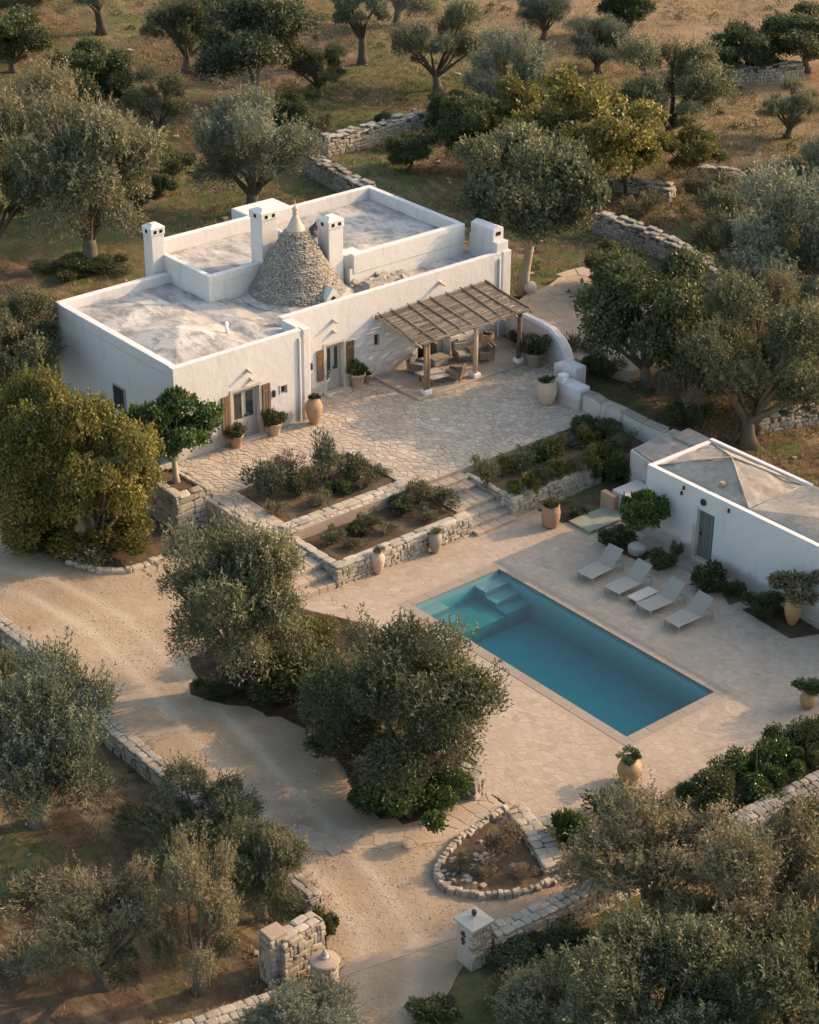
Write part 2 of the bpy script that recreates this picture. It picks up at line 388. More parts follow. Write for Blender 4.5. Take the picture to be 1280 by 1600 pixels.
# ------------------------------------------------------------------ mesh helpers
class MB:
    def __init__(self):
        self.v, self.f, self.a = [], [], []
    def add(self, vs, fs, var=None):
        n = len(self.v)
        self.v += [tuple(map(float, p)) for p in vs]
        self.f += [tuple(i + n for i in f) for f in fs]
        self.a += [random.random() if var is None else var] * len(fs)
        return self
    def box(self, x0, x1, y0, y1, z0, z1, var=None):
        return self.add([(x0, y0, z0), (x1, y0, z0), (x1, y1, z0), (x0, y1, z0), (x0, y0, z1), (x1, y0, z1), (x1, y1, z1), (x0, y1, z1)],
                        [(0, 3, 2, 1), (4, 5, 6, 7), (0, 1, 5, 4), (1, 2, 6, 5), (2, 3, 7, 6), (3, 0, 4, 7)], var)
    def obox(self, c, ax, ay, az, var=None):   # oriented box: centre and three half axes
        c, ax, ay, az = map(np.asarray, (c, ax, ay, az))
        vs = [c + sx * ax + sy * ay + sz * az for sz in (-1, 1) for sx, sy in ((-1, -1), (1, -1), (1, 1), (-1, 1))]
        return self.add(vs, [(0, 3, 2, 1), (4, 5, 6, 7), (0, 1, 5, 4), (1, 2, 6, 5), (2, 3, 7, 6), (3, 0, 4, 7)], var)
    def tube(self, pts, rads, n=8, caps=True, var=None):
        pts = [np.asarray(p, float) for p in pts]
        if not hasattr(rads, '__len__'):
            rads = [rads] * len(pts)
        vs, fs = [], []
        for i, p in enumerate(pts):
            d = pts[min(i + 1, len(pts) - 1)] - pts[max(i - 1, 0)]
            d = d / (np.linalg.norm(d) + 1e-9)
            a = np.cross(d, (0, 0, 1.0) if abs(d[2]) < .9 else (1.0, 0, 0)); a /= np.linalg.norm(a)
            b = np.cross(d, a)
            for k in range(n):
                t = 2 * math.pi * k / n
                vs.append(p + rads[i] * (math.cos(t) * a + math.sin(t) * b))
        for i in range(len(pts) - 1):
            for k in range(n):
                k2 = (k + 1) % n
                fs.append((i * n + k, i * n + k2, (i + 1) * n + k2, (i + 1) * n + k))
        if caps:
            fs.append(tuple(range(n - 1, -1, -1))); fs.append(tuple((len(pts) - 1) * n + k for k in range(n)))
        # make faces point outwards
        fs = [tuple(reversed(f)) for f in fs]
        return self.add(vs, fs, var)
    def lathe(self, prof, c=(0, 0, 0), n=24, jit=0.0):
        vs, fs = [], []
        for r, z in prof:
            for k in range(n):
                t = 2 * math.pi * k / n
                rr = r * (1 + jit * (random.random() - .5))
                vs.append((c[0] + rr * math.cos(t), c[1] + rr * math.sin(t), c[2] + z))
        for i in range(len(prof) - 1):
            for k in range(n):
                k2 = (k + 1) % n
                fs.append((i * n + k, i * n + k2, (i + 1) * n + k2, (i + 1) * n + k))
        fs.append(tuple(range(n - 1, -1, -1))); fs.append(tuple((len(prof) - 1) * n + k for k in range(n)))
        return self.add(vs, fs)
    def prism(self, poly, z0, z1, var=None):
        n = len(poly)
        vs = [(p[0], p[1], z0) for p in poly] + [(p[0], p[1], z1) for p in poly]
        fs = [tuple(range(n - 1, -1, -1)), tuple(range(n, 2 * n))] + [(i, (i + 1) % n, n + (i + 1) % n, n + i) for i in range(n)]
        return self.add(vs, fs, var)
    def build(self, name, m, parent=None, smooth=False, loc=None, bevel=0):
        me = bpy.data.meshes.new(name)
        vs = self.v
        if loc is not None:
            vs = [(p[0] - loc[0], p[1] - loc[1], p[2] - loc[2]) for p in vs]
        me.from_pydata(vs, [], self.f)
        at = me.attributes.new('var', 'FLOAT', 'FACE')
        at.data.foreach_set('value', self.a)
        if smooth:
            me.polygons.foreach_set('use_smooth', [True] * len(me.polygons))
        o = obj(name, me, m, parent, loc)
        if bevel:
            bv = o.modifiers.new('bevel', 'BEVEL'); bv.width = bevel; bv.segments = 2; bv.limit_method = 'ANGLE'; bv.angle_limit = R(50)
        return o
def obj(name, me, m, parent=None, loc=None):
    if m is not None and not me.materials:
        me.materials.append(M[m] if isinstance(m, str) else m)
    o = bpy.data.objects.new(name, me)
    COL.objects.link(o)
    if loc is not None:
        o.location = [float(q) for q in loc]
    if parent is not None:
        o.parent = parent
        w = wloc(parent)
        o.location = [float(a - b) for a, b in zip(loc if loc is not None else (0, 0, 0), w)]
    return o
def wloc(o):                                   # world place of an unrotated parent chain
    w = Vector((0, 0, 0))
    while o is not None:
        w += o.location
        o = o.parent
    return w
def tag(o, label, cat, group=None):
    o['label'] = label; o['category'] = cat; o['kind'] = 'thing'
    if group:
        o['group'] = group
    return o
def thing(name, label, cat, loc=(0, 0, 0), group=None):
    o = bpy.data.objects.new(name, None)
    COL.objects.link(o)
    o.location = [float(q) for q in loc]
    o.empty_display_size = .3
    return tag(o, label, cat, group)
def structure(o):
    o['kind'] = 'structure'
    return o
def stuff(o):
    o['kind'] = 'stuff'
    return o
def in_poly(x, y, poly):
    c = False
    n = len(poly)
    for i in range(n):
        x0, y0 = poly[i][:2]; x1, y1 = poly[i - 1][:2]
        if (y0 > y) != (y1 > y) and x < (x1 - x0) * (y - y0) / (y1 - y0) + x0:
            c = not c
    return c
def in_poly_np(X, Y, poly):
    c = np.zeros(len(X), bool)
    for i in range(len(poly)):
        x0, y0 = poly[i][:2]; x1, y1 = poly[i - 1][:2]
        if y0 == y1: continue
        c ^= ((y0 > Y) != (y1 > Y)) & (X < (x1 - x0) * (Y - y0) / (y1 - y0) + x0)
    return c
def np_mesh(name, V, Fc, var, m):
    me = bpy.data.meshes.new(name)
    nF, k = Fc.shape
    me.vertices.add(len(V)); me.vertices.foreach_set('co', V.astype(np.float32).ravel())
    me.loops.add(nF * k); me.loops.foreach_set('vertex_index', Fc.astype(np.int32).ravel())
    me.polygons.add(nF); me.polygons.foreach_set('loop_start', np.arange(nF, dtype=np.int32) * k)
    me.update(calc_edges=True)
    if var is not None:
        a = me.attributes.new('var', 'FLOAT', 'FACE'); a.data.foreach_set('value', var.astype(np.float32))
    me.materials.append(M[m])
    return me
# a dozen irregular chamfered blocks, unit size
def chamfer_block(seed, ch=.15, jit=.13):
    r = random.Random(seed)
    bm = bmesh.new()
    bmesh.ops.create_cube(bm, size=1.0)
    for v in bm.verts:
        v.co += Vector([(r.random() - .5) * jit * 2 for _ in range(3)])
    bmesh.ops.bevel(bm, geom=list(bm.edges), offset=ch, segments=1, affect='EDGES', profile=.5)
    for v in bm.verts:
        v.co += Vector([(r.random() - .5) * .05 for _ in range(3)])
    bmesh.ops.recalc_face_normals(bm, faces=bm.faces)
    bm.verts.index_update()
    V = np.array([v.co[:] for v in bm.verts]); Fc = [tuple(v.index for v in f.verts) for f in bm.faces]
    bm.free()
    return V, Fc
BLOCKS = [chamfer_block(s) for s in range(12)]
BLOCK_ME = {}
def block_mesh(i, m):
    if (i, m) not in BLOCK_ME:
        me = bpy.data.meshes.new('stone'); me.from_pydata([tuple(v) for v in BLOCKS[i][0]], [], BLOCKS[i][1])
        me.materials.append(M[m]); BLOCK_ME[(i, m)] = me
    return BLOCK_ME[(i, m)]
def place_stones(parent, stones, m, n_single, name='stone', rest='rubble_stones'):
    """stones: list of (centre, ax, ay, az half axes, normal). The ones that show largest become single objects."""
    score = []
    for i, (c, ax, ay, az, nrm) in enumerate(stones):
        d = CAM - np.asarray(c); d = d / np.linalg.norm(d)
        f = max(0.0, float(np.dot(nrm, d)))
        s = np.linalg.norm(ax) * np.linalg.norm(az) * 4 * f * pxm(c) ** 2
        q = np.asarray(c) - CAM
        w = q @ FWD; X = 640 + F_PX * (q @ RIGHT) / w; Y = 800 - F_PX * (q @ UP) / w
        if not (-5 < X < 1285 and -5 < Y < 1605):
            s = 0
        score.append(-s)
    order = np.argsort(score)
    single = set(int(i) for i in order[:n_single] if score[int(i)] < -12)
    mb = MB()
    ploc = np.array(wloc(parent))
    for i, (c, ax, ay, az, nrm) in enumerate(stones):
        b = random.randrange(12)
        A = np.stack([np.asarray(ax) * 2, np.asarray(ay) * 2, np.asarray(az) * 2], 1)
        if i in single:
            o = bpy.data.objects.new(name, block_mesh(b, m)); COL.objects.link(o)
            o.parent = parent
            T = Matrix.Identity(4)
            for r_ in range(3):
                for c_ in range(3):
                    T[r_][c_] = float(A[r_, c_])
                T[r_][3] = float(c[r_] - ploc[r_])
            o.matrix_local = T
        else:
            mb.add(BLOCKS[b][0] @ A.T + np.asarray(c), BLOCKS[b][1])
    if mb.v:
        stuff(mb.build(rest, m, parent))
def wall_stones(p0, p1, z0a, z0b, ha, hb, nrm, size=(.34, .17), depth=.16, proud=.03, ragged=0.0):
    """stones over one vertical face from p0 to p1"""
    p0, p1 = np.asarray(p0[:2], float), np.asarray(p1[:2], float)
    L = np.linalg.norm(p1 - p0); d = (p1 - p0) / L; d3 = np.array([d[0], d[1], 0])
    n3 = np.array([nrm[0], nrm[1], 0.0])
    out = []
    z = 0.0; H = max(ha, hb)
    while z < H - .04:
        ch = size[1] * random.uniform(.6, 1.45)
        if H - z - ch < .06:
            ch = H - z
        x = -random.uniform(0, .1)
        while x < L - .03:
            w = size[0] * random.choice((random.uniform(.4, .8), random.uniform(.7, 1.7)))
            w = min(w, L - x + .04)
            xm = min(max(x + w / 2, 0), L); t = xm / L
            hl = ha + (hb - ha) * t; zz = z0a + (z0b - z0a) * t
            top = hl - random.random() * ragged
            if z + ch * .5 < top:
                tilt = random.uniform(-.10, .10)
                c = np.array([*(p0 + d * xm), zz + z + ch / 2]) + n3 * (proud * random.uniform(-.8, 1) - depth * .3)
                ax = (d3 * math.cos(tilt) + np.array([0, 0, math.sin(tilt)])) * (w / 2 - .006)
                az = (-d3 * math.sin(tilt) + np.array([0, 0, math.cos(tilt)])) * (min(ch, top - z + .02) / 2 - .005)
                out.append((c, ax, n3 * depth * .6, az, n3))
            x += w
        z += ch
    return out
def dry_wall(name, label, pts, height, thick, m='stone', size=(.34, .17), singles=120, cap=True, z0=None, ragged=.03, capw=.36, sides=(1, -1), cat='wall', group=None, top_z=None):
    pts = [np.asarray(p, float) for p in pts]
    o = thing(name, label, cat, (pts[0][0], pts[0][1], (float(terrain(*pts[0][:2])) if z0 is None else z0)), group)
    zs = [(float(terrain(*p[:2])) - .08 if z0 is None else z0) for p in pts]
    hs = height if hasattr(height, '__len__') else [height] * len(pts)
    if top_z is not None:
        hs = [top_z - z for z in zs]
    core, stones = MB(), []
    for i in range(len(pts) - 1):
        a, b = pts[i][:2], pts[i + 1][:2]
        d = (b - a) / np.linalg.norm(b - a); n = np.array([-d[1], d[0]])
        t2 = thick / 2 - .07
        vs = [(*(a - n * t2), zs[i]), (*(b - n * t2), zs[i + 1]), (*(b + n * t2), zs[i + 1]), (*(a + n * t2), zs[i]),
              (*(a - n * t2), zs[i] + hs[i] - .09), (*(b - n * t2), zs[i + 1] + hs[i + 1] - .09), (*(b + n * t2), zs[i + 1] + hs[i + 1] - .09), (*(a + n * t2), zs[i] + hs[i] - .09)]
        core.add(vs, [(0, 3, 2, 1), (4, 5, 6, 7), (0, 1, 5, 4), (1, 2, 6, 5), (2, 3, 7, 6), (3, 0, 4, 7)])
        ch = .1 if cap else 0
        for s in sides:
            stones += wall_stones(a + n * s * thick / 2, b + n * s * thick / 2, zs[i], zs[i + 1], hs[i] - ch, hs[i + 1] - ch, n * s, size, ragged=ragged)
        for (p, sgn, k) in ((a, -1, i), (b, 1, i + 1)):
            if k in (0, len(pts) - 1):
                stones += wall_stones(p - n * thick / 2, p + n * thick / 2, zs[k], zs[k], hs[k] - ch, hs[k] - ch, d * sgn, size, ragged=ragged)
        # cap stones, two rows across
        L = np.linalg.norm(b - a); d3 = np.array([*d, (zs[i + 1] + hs[i + 1] - zs[i] - hs[i]) / L]); d3 /= np.linalg.norm(d3); n3 = np.array([*n, 0])
        rows = 2 if thick > .38 else 1
        for r_ in range(rows):
            x = 0.0
            while x < L - .02:
                w = min(capw * random.uniform(.7, 1.35), L - x + .02)
                t = (x + w / 2) / L
                zz = zs[i] + hs[i] + (zs[i + 1] + hs[i + 1] - zs[i] - hs[i]) * t - (.05 if cap else .1) + random.uniform(-.012, .02) + (0 if cap else random.uniform(-.12, .16))
                off = 0 if rows == 1 else (r_ - .5) * thick * .5
                c = np.array([*(a + d * (x + w / 2) + n * off), zz])
                tw = thick / rows * random.uniform(.47, .56)
                stones.append((c, d3 * (w / 2 - .008), np.array([0, 0, random.uniform(.05, .07)]), n3 * tw, np.array([0, 0, 1.0])))
                x += w
    core.build('core', 'earthcore', o)
    place_stones(o, stones, m, singles)
    return o
def voronoi(x0, x1, y0, y1, cell, jitter=.42, keep=None, gap=.012, aniso=1.0):
    nx, ny = int((x1 - x0) / cell) + 3, int((y1 - y0) / cell) + 3
    P = np.zeros((nx, ny, 2))
    for i in range(nx):
        for j in range(ny):
            P[i, j] = (x0 + (i - .5 + random.uniform(-jitter, jitter)) * cell, y0 + (j - .5 + random.uniform(-jitter, jitter)) * cell)
    out = []
    for i in range(nx):
        for j in range(ny):
            p = P[i, j]
            if keep is not None and not keep(p[0], p[1]):
                continue
            if not (x0 - cell < p[0] < x1 + cell and y0 - cell < p[1] < y1 + cell):
                continue
            poly = [(x0, y0), (x1, y0), (x1, y1), (x0, y1)]
            s = 1.8 * cell
            poly = [(max(x0, min(x1, p[0] + a * s)), max(y0, min(y1, p[1] + b * s))) for a, b in ((-1, -1), (1, -1), (1, 1), (-1, 1))]
            for a in range(max(0, i - 3), min(nx, i + 4)):
                for b in range(max(0, j - 3), min(ny, j + 4)):
                    if (a, b) == (i, j) or not poly:
                        continue
                    q = P[a, b]; n = q - p; ln = math.hypot(*n); n = n / ln
                    c = float(n @ ((p + q) / 2)) - gap * (.5 + 1.1 * float(hash2((p[0] + q[0]) * 3.1, (p[1] + q[1]) * 2.3, 1)))
                    new = []
                    for k in range(len(poly)):
                        A_, B_ = poly[k - 1], poly[k]
                        da, db = n[0] * A_[0] + n[1] * A_[1] - c, n[0] * B_[0] + n[1] * B_[1] - c
                        if (da <= 0) != (db <= 0):
                            t = da / (da - db); new.append((A_[0] + (B_[0] - A_[0]) * t, A_[1] + (B_[1] - A_[1]) * t))
                        if db <= 0:
                            new.append(B_)
                    poly = new
            if len(poly) >= 3:
                # drop tiny edges
                q = [poly[k] for k in range(len(poly)) if math.hypot(poly[k][0] - poly[k - 1][0], poly[k][1] - poly[k - 1][1]) > .03]
                if len(q) >= 3:
                    ar = abs(sum(q[k - 1][0] * q[k][1] - q[k][0] * q[k - 1][1] for k in range(len(q)))) / 2
                    if ar > .15 * cell * cell:
                        out.append(q)
    return out
def paving(parent, polys, z, m, n_single=300, thick=.02, name='paving_stone', zf=None):
    sc = []
    for q in polys:
        c = np.mean(q, 0); ar = abs(sum(q[k - 1][0] * q[k][1] - q[k][0] * q[k - 1][1] for k in range(len(q)))) / 2
        p3 = np.array([c[0], c[1], z]); w = (p3 - CAM) @ FWD
        X = 640 + F_PX * ((p3 - CAM) @ RIGHT) / w; Y = 800 - F_PX * ((p3 - CAM) @ UP) / w
        s = ar * pxm(p3) ** 2 if -5 < X < 1285 and -5 < Y < 1605 else 0
        sc.append(-s)
    single = set(int(i) for i in np.argsort(sc)[:n_single])
    rest = MB()
    for i, q in enumerate(polys):
        c = np.mean(q, 0)
        zz = z if zf is None else zf(c[0], c[1])
        top = zz + thick * random.uniform(.55, 1.15)
        tx, ty = random.uniform(-.012, .012), random.uniform(-.012, .012)
        n = len(q)
        mb = MB() if i in single else rest
        def T(p, s): return (c[0] + (p[0] - c[0]) * s, c[1] + (p[1] - c[1]) * s)
        lo = [(*p, zz - .03) for p in q]
        bv_ = min(.008, thick * .45)
        mid = [(*p, top - bv_ + (p[0] - c[0]) * tx + (p[1] - c[1]) * ty) for p in q]
        up = [(*T(p, .93), top + (p[0] - c[0]) * tx + (p[1] - c[1]) * ty) for p in q]
        fs = [(k, (k + 1) % n, n + (k + 1) % n, n + k) for k in range(n)] + [(n + k, n + (k + 1) % n, 2 * n + (k + 1) % n, 2 * n + k) for k in range(n)] + [tuple(2 * n + k for k in range(n))]
        ar2 = sum(q[k - 1][0] * q[k][1] - q[k][0] * q[k - 1][1] for k in range(n))
        if ar2 < 0:
            fs = [tuple(reversed(f)) for f in fs]
        mb.add(lo + mid + up, fs)
        if i in single:
            mb.a = [0.0] * len(mb.a)
            mb.build(name, m, parent, loc=(c[0], c[1], zz))
    if rest.v:
        stuff(rest.build('paving_stones', m, parent))
def sheet(poly, z, holes=()):
    loops = [[Vector((p[0], p[1], 0)) for p in poly]] + [[Vector((p[0], p[1], 0)) for p in h] for h in holes]
    tris = tessellate_polygon(loops)
    flat = [p for l in loops for p in l]
    mb = MB()
    fs = []
    for t in tris:
        a, b, c = (flat[i] for i in t)
        fs.append(tuple(t) if (b - a).cross(c - a).z > 0 else tuple(reversed(t)))
    mb.add([(p.x, p.y, z) for p in flat], fs, 0)
    return mb
def slab(poly, z0, z1, holes=()):
    mb = sheet(poly, z1, holes)
    n = len(poly)
    ar = sum(poly[k - 1][0] * poly[k][1] - poly[k][0] * poly[k - 1][1] for k in range(n))
    for loop, sgn in [(poly, ar)] + [(h, -sum(h[k - 1][0] * h[k][1] - h[k][0] * h[k - 1][1] for k in range(len(h)))) for h in holes]:
        k = len(loop)
        f = [(i, (i + 1) % k, k + (i + 1) % k, k + i) for i in range(k)]
        if sgn < 0:
            f = [tuple(reversed(q)) for q in f]
        mb.add([(p[0], p[1], z0) for p in loop] + [(p[0], p[1], z1) for p in loop], f, 0)
    return mb

# ================================================================== THE SETTING
def build_terrain():
    xs = np.concatenate([np.linspace(-1200, -160, 14), np.arange(-150, 30.1, .9), np.linspace(40, 700, 14)])
    ys = np.concatenate([np.linspace(-700, -60, 14), np.arange(-50, 120.1, .9), np.linspace(130, 1200, 14)])
    X, Y = np.meshgrid(xs, ys, indexing='ij')
    Z = terrain(X, Y)
    V = np.stack([X, Y, Z], -1).reshape(-1, 3)
    nx, ny = X.shape
    i, j = np.meshgrid(np.arange(nx - 1), np.arange(ny - 1), indexing='ij')
    a = (i * ny + j).ravel()
    Fc = np.stack([a, a + ny, a + ny + 1, a + 1], 1)
    me = np_mesh('ground', V, Fc, None, 'ground')
    me.polygons.foreach_set('use_smooth', [True] * len(me.polygons))
    structure(obj('ground', me, None))
build_terrain()
def densify(poly, step=.5, jit=.1):
    out = []
    for k in range(len(poly)):
        a, b = np.asarray(poly[k][:2]), np.asarray(poly[(k + 1) % len(poly)][:2])
        n = max(1, int(np.linalg.norm(b - a) / step))
        for t in range(n):
            p = a + (b - a) * t / n
            out.append((p[0] + (noise2(p[0] * 1.3, p[1] * 1.3, 5) - .5) * jit * 2 + random.uniform(-.3, .3) * jit, p[1] + (noise2(p[0] * 1.3, p[1] * 1.3, 9) - .5) * jit * 2 + random.uniform(-.3, .3) * jit))
    return out
def draped(name, poly, lift, m, cuts=2, edge=1.2):
    mb = sheet(poly, 0)
    me = bpy.data.meshes.new(name); me.from_pydata(mb.v, [], mb.f)
    bm = bmesh.new(); bm.from_mesh(me)
    for _ in range(cuts):
        es = [e for e in bm.edges if e.calc_length() > edge]
        bmesh.ops.subdivide_edges(bm, edges=es, cuts=1); bmesh.ops.triangulate(bm, faces=bm.faces)
    for v in bm.verts:
        v.co.z = float(terrain(v.co.x, v.co.y)) + lift
    bm.to_mesh(me); bm.free()
    return structure(obj(name, me, m))
drive_px = [(-90, 915), (-90, 850), (0, 835), (60, 850), (120, 888), (205, 893), (275, 862), (335, 845), (400, 850), (500, 930), (560, 1010), (700, 1230), (790, 1262), (860, 1310),
            (905, 1345), (900, 1395), (765, 1462), (735, 1480), (700, 1540), (640, 1650), (470, 1650), (530, 1545), (512, 1480), (500, 1400), (470, 1375), (380, 1290), (270, 1222), (185, 1150), (90, 1050), (0, 985)]
drv = draped('driveway', densify([G(x, y, 0) for x, y in drive_px], .5, .16), .026, 'drive', 6, .5)
cl = [G(x, y, 0)[:2] for x, y in [(-90, 890), (60, 915), (170, 975), (270, 1075), (370, 1180), (470, 1290), (560, 1390), (612, 1470), (600, 1560), (560, 1650)]]
cl = np.array([a + (b_ - a) * t for a, b_ in zip(cl, cl[1:]) for t in np.linspace(0, 1, 40, endpoint=False)])
co = np.array([v.co[:2] for v in drv.data.vertices])
dist = np.sqrt(((co[:, None, :] - cl[None]) ** 2).sum(-1)).min(1)
trk = np.exp(-((dist - .78) / .26) ** 2) * (.5 + .6 * noise2(co[:, 0] * .8, co[:, 1] * .8, 12))
ta = drv.data.attributes.new('track', 'FLOAT', 'POINT'); ta.data.foreach_set('value', trk.astype(np.float32))
# ---- pool deck
deck_poly = [(-14.82, -4.3), (-14.82, 9.3), (-12.9, 9.35), (-12.9, 11.35), (3.4, 11.35)] + [tuple(G(x, y, 0)[:2]) for x, y in
            [(1300, 1105), (1250, 1140), (1130, 1192), (1060, 1225), (1000, 1265), (930, 1300), (880, 1302), (800, 1258), (757, 1235), (745, 1190), (640, 1110), (560, 1020)]]
pool_hole = [(-12.25, -.43), (.43, -.43), (.43, 5.03), (-12.25, 5.03)]
deck = structure(slab(deck_poly, -.3, 0.0, [pool_hole]).build('pool_deck', 'mortar'))
PAVE_RECT = (-14.8, 3.5, -8.6, 11.3)
def deck_keep(x, y):
    return in_poly(x, y, deck_poly) and not (-12.45 < x < .63 and -.63 < y < 5.23)
paving(deck, voronoi(-14.8, 6.5, -8.6, 11.34, .30, .62, deck_keep, .009), 0.0, 'paving', 300, .005)
# ---- courtyard on its terrace
ZC = 1.1
court_poly = [(-27.85, -2.0), (-27.85, 19.2), (-22.9, 18.8), (-20.6, 16.6), (-17.95, 16.2), (-17.95, -2.0)]
bed_up = [(-22.4, -.9), (-18.75, -1.0), (-18.75, 5.0), (-22.4, 5.15)]
court = structure(slab(court_poly, .2, ZC, [bed_up]).build('courtyard', 'mortar_dark'))
def court_keep(x, y):
    return in_poly(x, y, court_poly) and not (-22.55 < x < -18.6 and -1.1 < y < 5.3) and not (-27.9 < x < -24.4 and 10.9 < y < 18.9) and not (x < -26.2 and y < 6.1)
paving(court, voronoi(-27.8, -17.97, -1.98, 18.9, .32, .62, court_keep, .019), ZC, 'paving_court', 300, .018)
patio = structure(MB().box(-27.85, -24.5, 10.95, 18.6, ZC - .05, ZC + .10).build('pergola_patio', 'paving', bevel=.02))
paving(patio, voronoi(-27.8, -24.55, 11.0, 18.55, .55, .42, None, .008), ZC + .10, 'paving', 150, .008)
# upper terrace behind the courtyard wall
up_poly = [(-29.5, 20.1), (-22.8, 19.4), (-19.8, 20.5), (-20.5, 25.5), (-25, 28.5), (-31.5, 28)]
upz = 1.55
upper = structure(slab(densify(up_poly, .6, .12), .6, upz).build('upper_terrace', 'paving'))
paving(upper, voronoi(-31.5, -19.8, 19.4, 28.5, 1.15, .42, lambda x, y: in_poly(x, y, up_poly), .02), upz, 'paving', 120, .02)
# ---- beds of soil
def soil_bed(name, poly, z, jit=.05, amp=.12):
    poly = [np.asarray(p[:2], float) for p in poly]
    mb = sheet(densify(poly, .5, jit), 0)
    me = bpy.data.meshes.new(name); me.from_pydata(mb.v, [], mb.f)
    bm = bmesh.new(); bm.from_mesh(me)
    for _ in range(4):
        es = [e for e in bm.edges if e.calc_length() > .7]
        bmesh.ops.subdivide_edges(bm, edges=es, cuts=1); bmesh.ops.triangulate(bm, faces=bm.faces)
    for v in bm.verts:
        zz = z(v.co.x, v.co.y) if callable(z) else z
        v.co.z = zz + float(noise2(v.co.x * 1.6, v.co.y * 1.6, 3)) * amp * (0 if v.is_boundary else 1)
    bm.to_mesh(me); bm.free()
    return structure(obj(name, me, 'soil'))
soil_bed('garden_bed', bed_up, .95)
soil_bed('garden_bed', [(-18.2, -1.1), (-15.2, -1.2), (-15.2, 5.6), (-18.2, 5.6)], .58)
soil_bed('garden_bed', [(-18.0, 8.05), (-15.0, 8.05), (-15.0, 13.2), (-14.0, 13.6), (-14.0, 16.3), (-18.0, 16.3)], lambda x, y: .78 + .03 * max(0, y - 10))
soil_bed('garden_bed', [(-14.6, 9.4), (-12.9, 9.4), (-12.9, 13.4), (-14.6, 13.4)], -.12)
tree_bed = [G(x, y, 0) for x, y in [(305, 1085), (300, 1030), (420, 930), (520, 960), (640, 1010), (720, 1130), (735, 1190), (722, 1248), (640, 1288), (580, 1275), (540, 1200), (470, 1140), (380, 1105)]]
soil_bed('tree_bed', tree_bed, .012, .3, .08)
soil_bed('tree_bed', [G(x, y, 0) for x, y in [(60, 850), (215, 890), (275, 862), (330, 838), (300, 790), (120, 760), (0, 780)]], .0, .1, .15)
soil_bed('hedge_bed', [G(x, y, 0) for x, y in [(1310, 1110), (1250, 1147), (1130, 1198), (1060, 1232), (1000, 1275), (930, 1310), (900, 1345), (940, 1380), (1110, 1300), (1310, 1205)]], .0, .1, .12)
for px_ in ([(940, 830), (985, 838), (1020, 868), (1000, 878), (962, 860), (935, 845)], [(1015, 875), (1055, 862), (1062, 880), (1030, 893)], [(1085, 905), (1120, 890), (1140, 925), (1100, 928)],
            [(1130, 930), (1155, 915), (1165, 935), (1140, 945)], [(1160, 952), (1210, 940), (1290, 990), (1235, 998)]):
    soil_bed('planting_bed', [G(x, y, .02) for x, y in px_], .022, .04, .06)
# ---- steps between courtyard and pool
STEPS = [(-18.0, -17.45, .95), (-17.45, -16.9, .80), (-16.9, -15.75, .64), (-15.75, -15.3, .48), (-15.3, -14.85, .32), (-14.85, -14.4, .16)]
st = structure(MB().box(-18.0, -14.9, 5.75, 7.9, -.2, .10).build('garden_steps', 'paving'))
for k, (a, b, z) in enumerate(STEPS):
    y = 5.7
    y1 = 7.95 if a > -15.8 else 7.9
    ws = [random.uniform(.5, .95) for _ in range(5)]
    ws = [w * (y1 - y) / sum(ws) for w in ws]
    for w in ws:
        mb = MB().box(a - .03, b, y + .006, y + w - .006, .1 if a < -15 else -.1, z + random.uniform(-.006, .006))
        mb.a = [0.0] * 6
        mb.build('step_stone', 'paving', st, bevel=.02)
        y += w
st2 = structure(MB().box(-18.3, -15.2, -3.35, -1.5, -.2, .10).build('side_steps', 'paving'))
for k, (a, b, z) in enumerate([(-18.6, -17.6, .98), (-17.6, -16.6, .86), (-16.6, -15.7, .72), (-15.7, -15.2, .5), (-15.2, -14.75, .27)]):
    y = -3.4
    ws = [random.uniform(.5, .95) for _ in range(4)]
    ws = [w * 1.9 / sum(ws) for w in ws]
    for w in ws:
        mb = MB().box(a - .03, b, y + .006, y + w - .006, -.1, z + random.uniform(-.006, .006)); mb.a = [0.0] * 6
        mb.build('step_stone', 'paving', st2, bevel=.02)
        y += w
# stone path skirting the tree bed
path_px = [(425, 1290), (500, 1302), (575, 1296), (650, 1292), (722, 1255), (757, 1238), (795, 1262), (745, 1290), (690, 1315), (600, 1325), (500, 1330)]
pp = [tuple(G(x, y, 0)[:2]) for x, y in path_px]
path = structure(slab(densify(pp, .4, .05), -.2, .012).build('stone_path', 'paving'))
bx0, bx1 = min(p[0] for p in pp), max(p[0] for p in pp); by0, by1 = min(p[1] for p in pp), max(p[1] for p in pp)
paving(path, voronoi(bx0, bx1, by0, by1, .5, .42, lambda x, y: in_poly(x, y, pp), .015), .012, 'paving', 120, .016)

# ================================================================== POOL
pool = thing('swimming_pool', 'long rectangular swimming pool with teal water and pale stone coping', 'pool', (-5.9, 2.3, 0))
PX0, PX1, PY0, PY1 = -11.82, 0.0, 0.0, 4.6
b = MB()
b.add([(PX0, PY0, -1.5), (PX1, PY0, -1.5), (PX1, PY1, -1.5), (PX0, PY1, -1.5), (PX0, PY0, -.071), (PX1, PY0, -.071), (PX1, PY1, -.071), (PX0, PY1, -.071)],
      [(0, 1, 2, 3), (0, 4, 5, 1), (1, 5, 6, 2), (2, 6, 7, 3), (3, 7, 4, 0)], 0)
b.build('basin', 'basin', pool)
MB().box(PX0 + .004, -9.9, 1.35, 3.25, -1.49, -.85).build('shelf', 'basin_step', pool, bevel=.02)
for y0, y1 in ((.004, 1.35), (3.25, 4.596)):
    for k, (a, b_, z) in enumerate(((PX0 + .004, -11.15, -.30), (-11.15, -10.5, -.52), (-10.5, -9.88, -.74))):
        MB().box(a, b_ - .002, y0, y1, -1.49 + .001 * k, z).build('tread', 'basin_step', pool, bevel=.015)
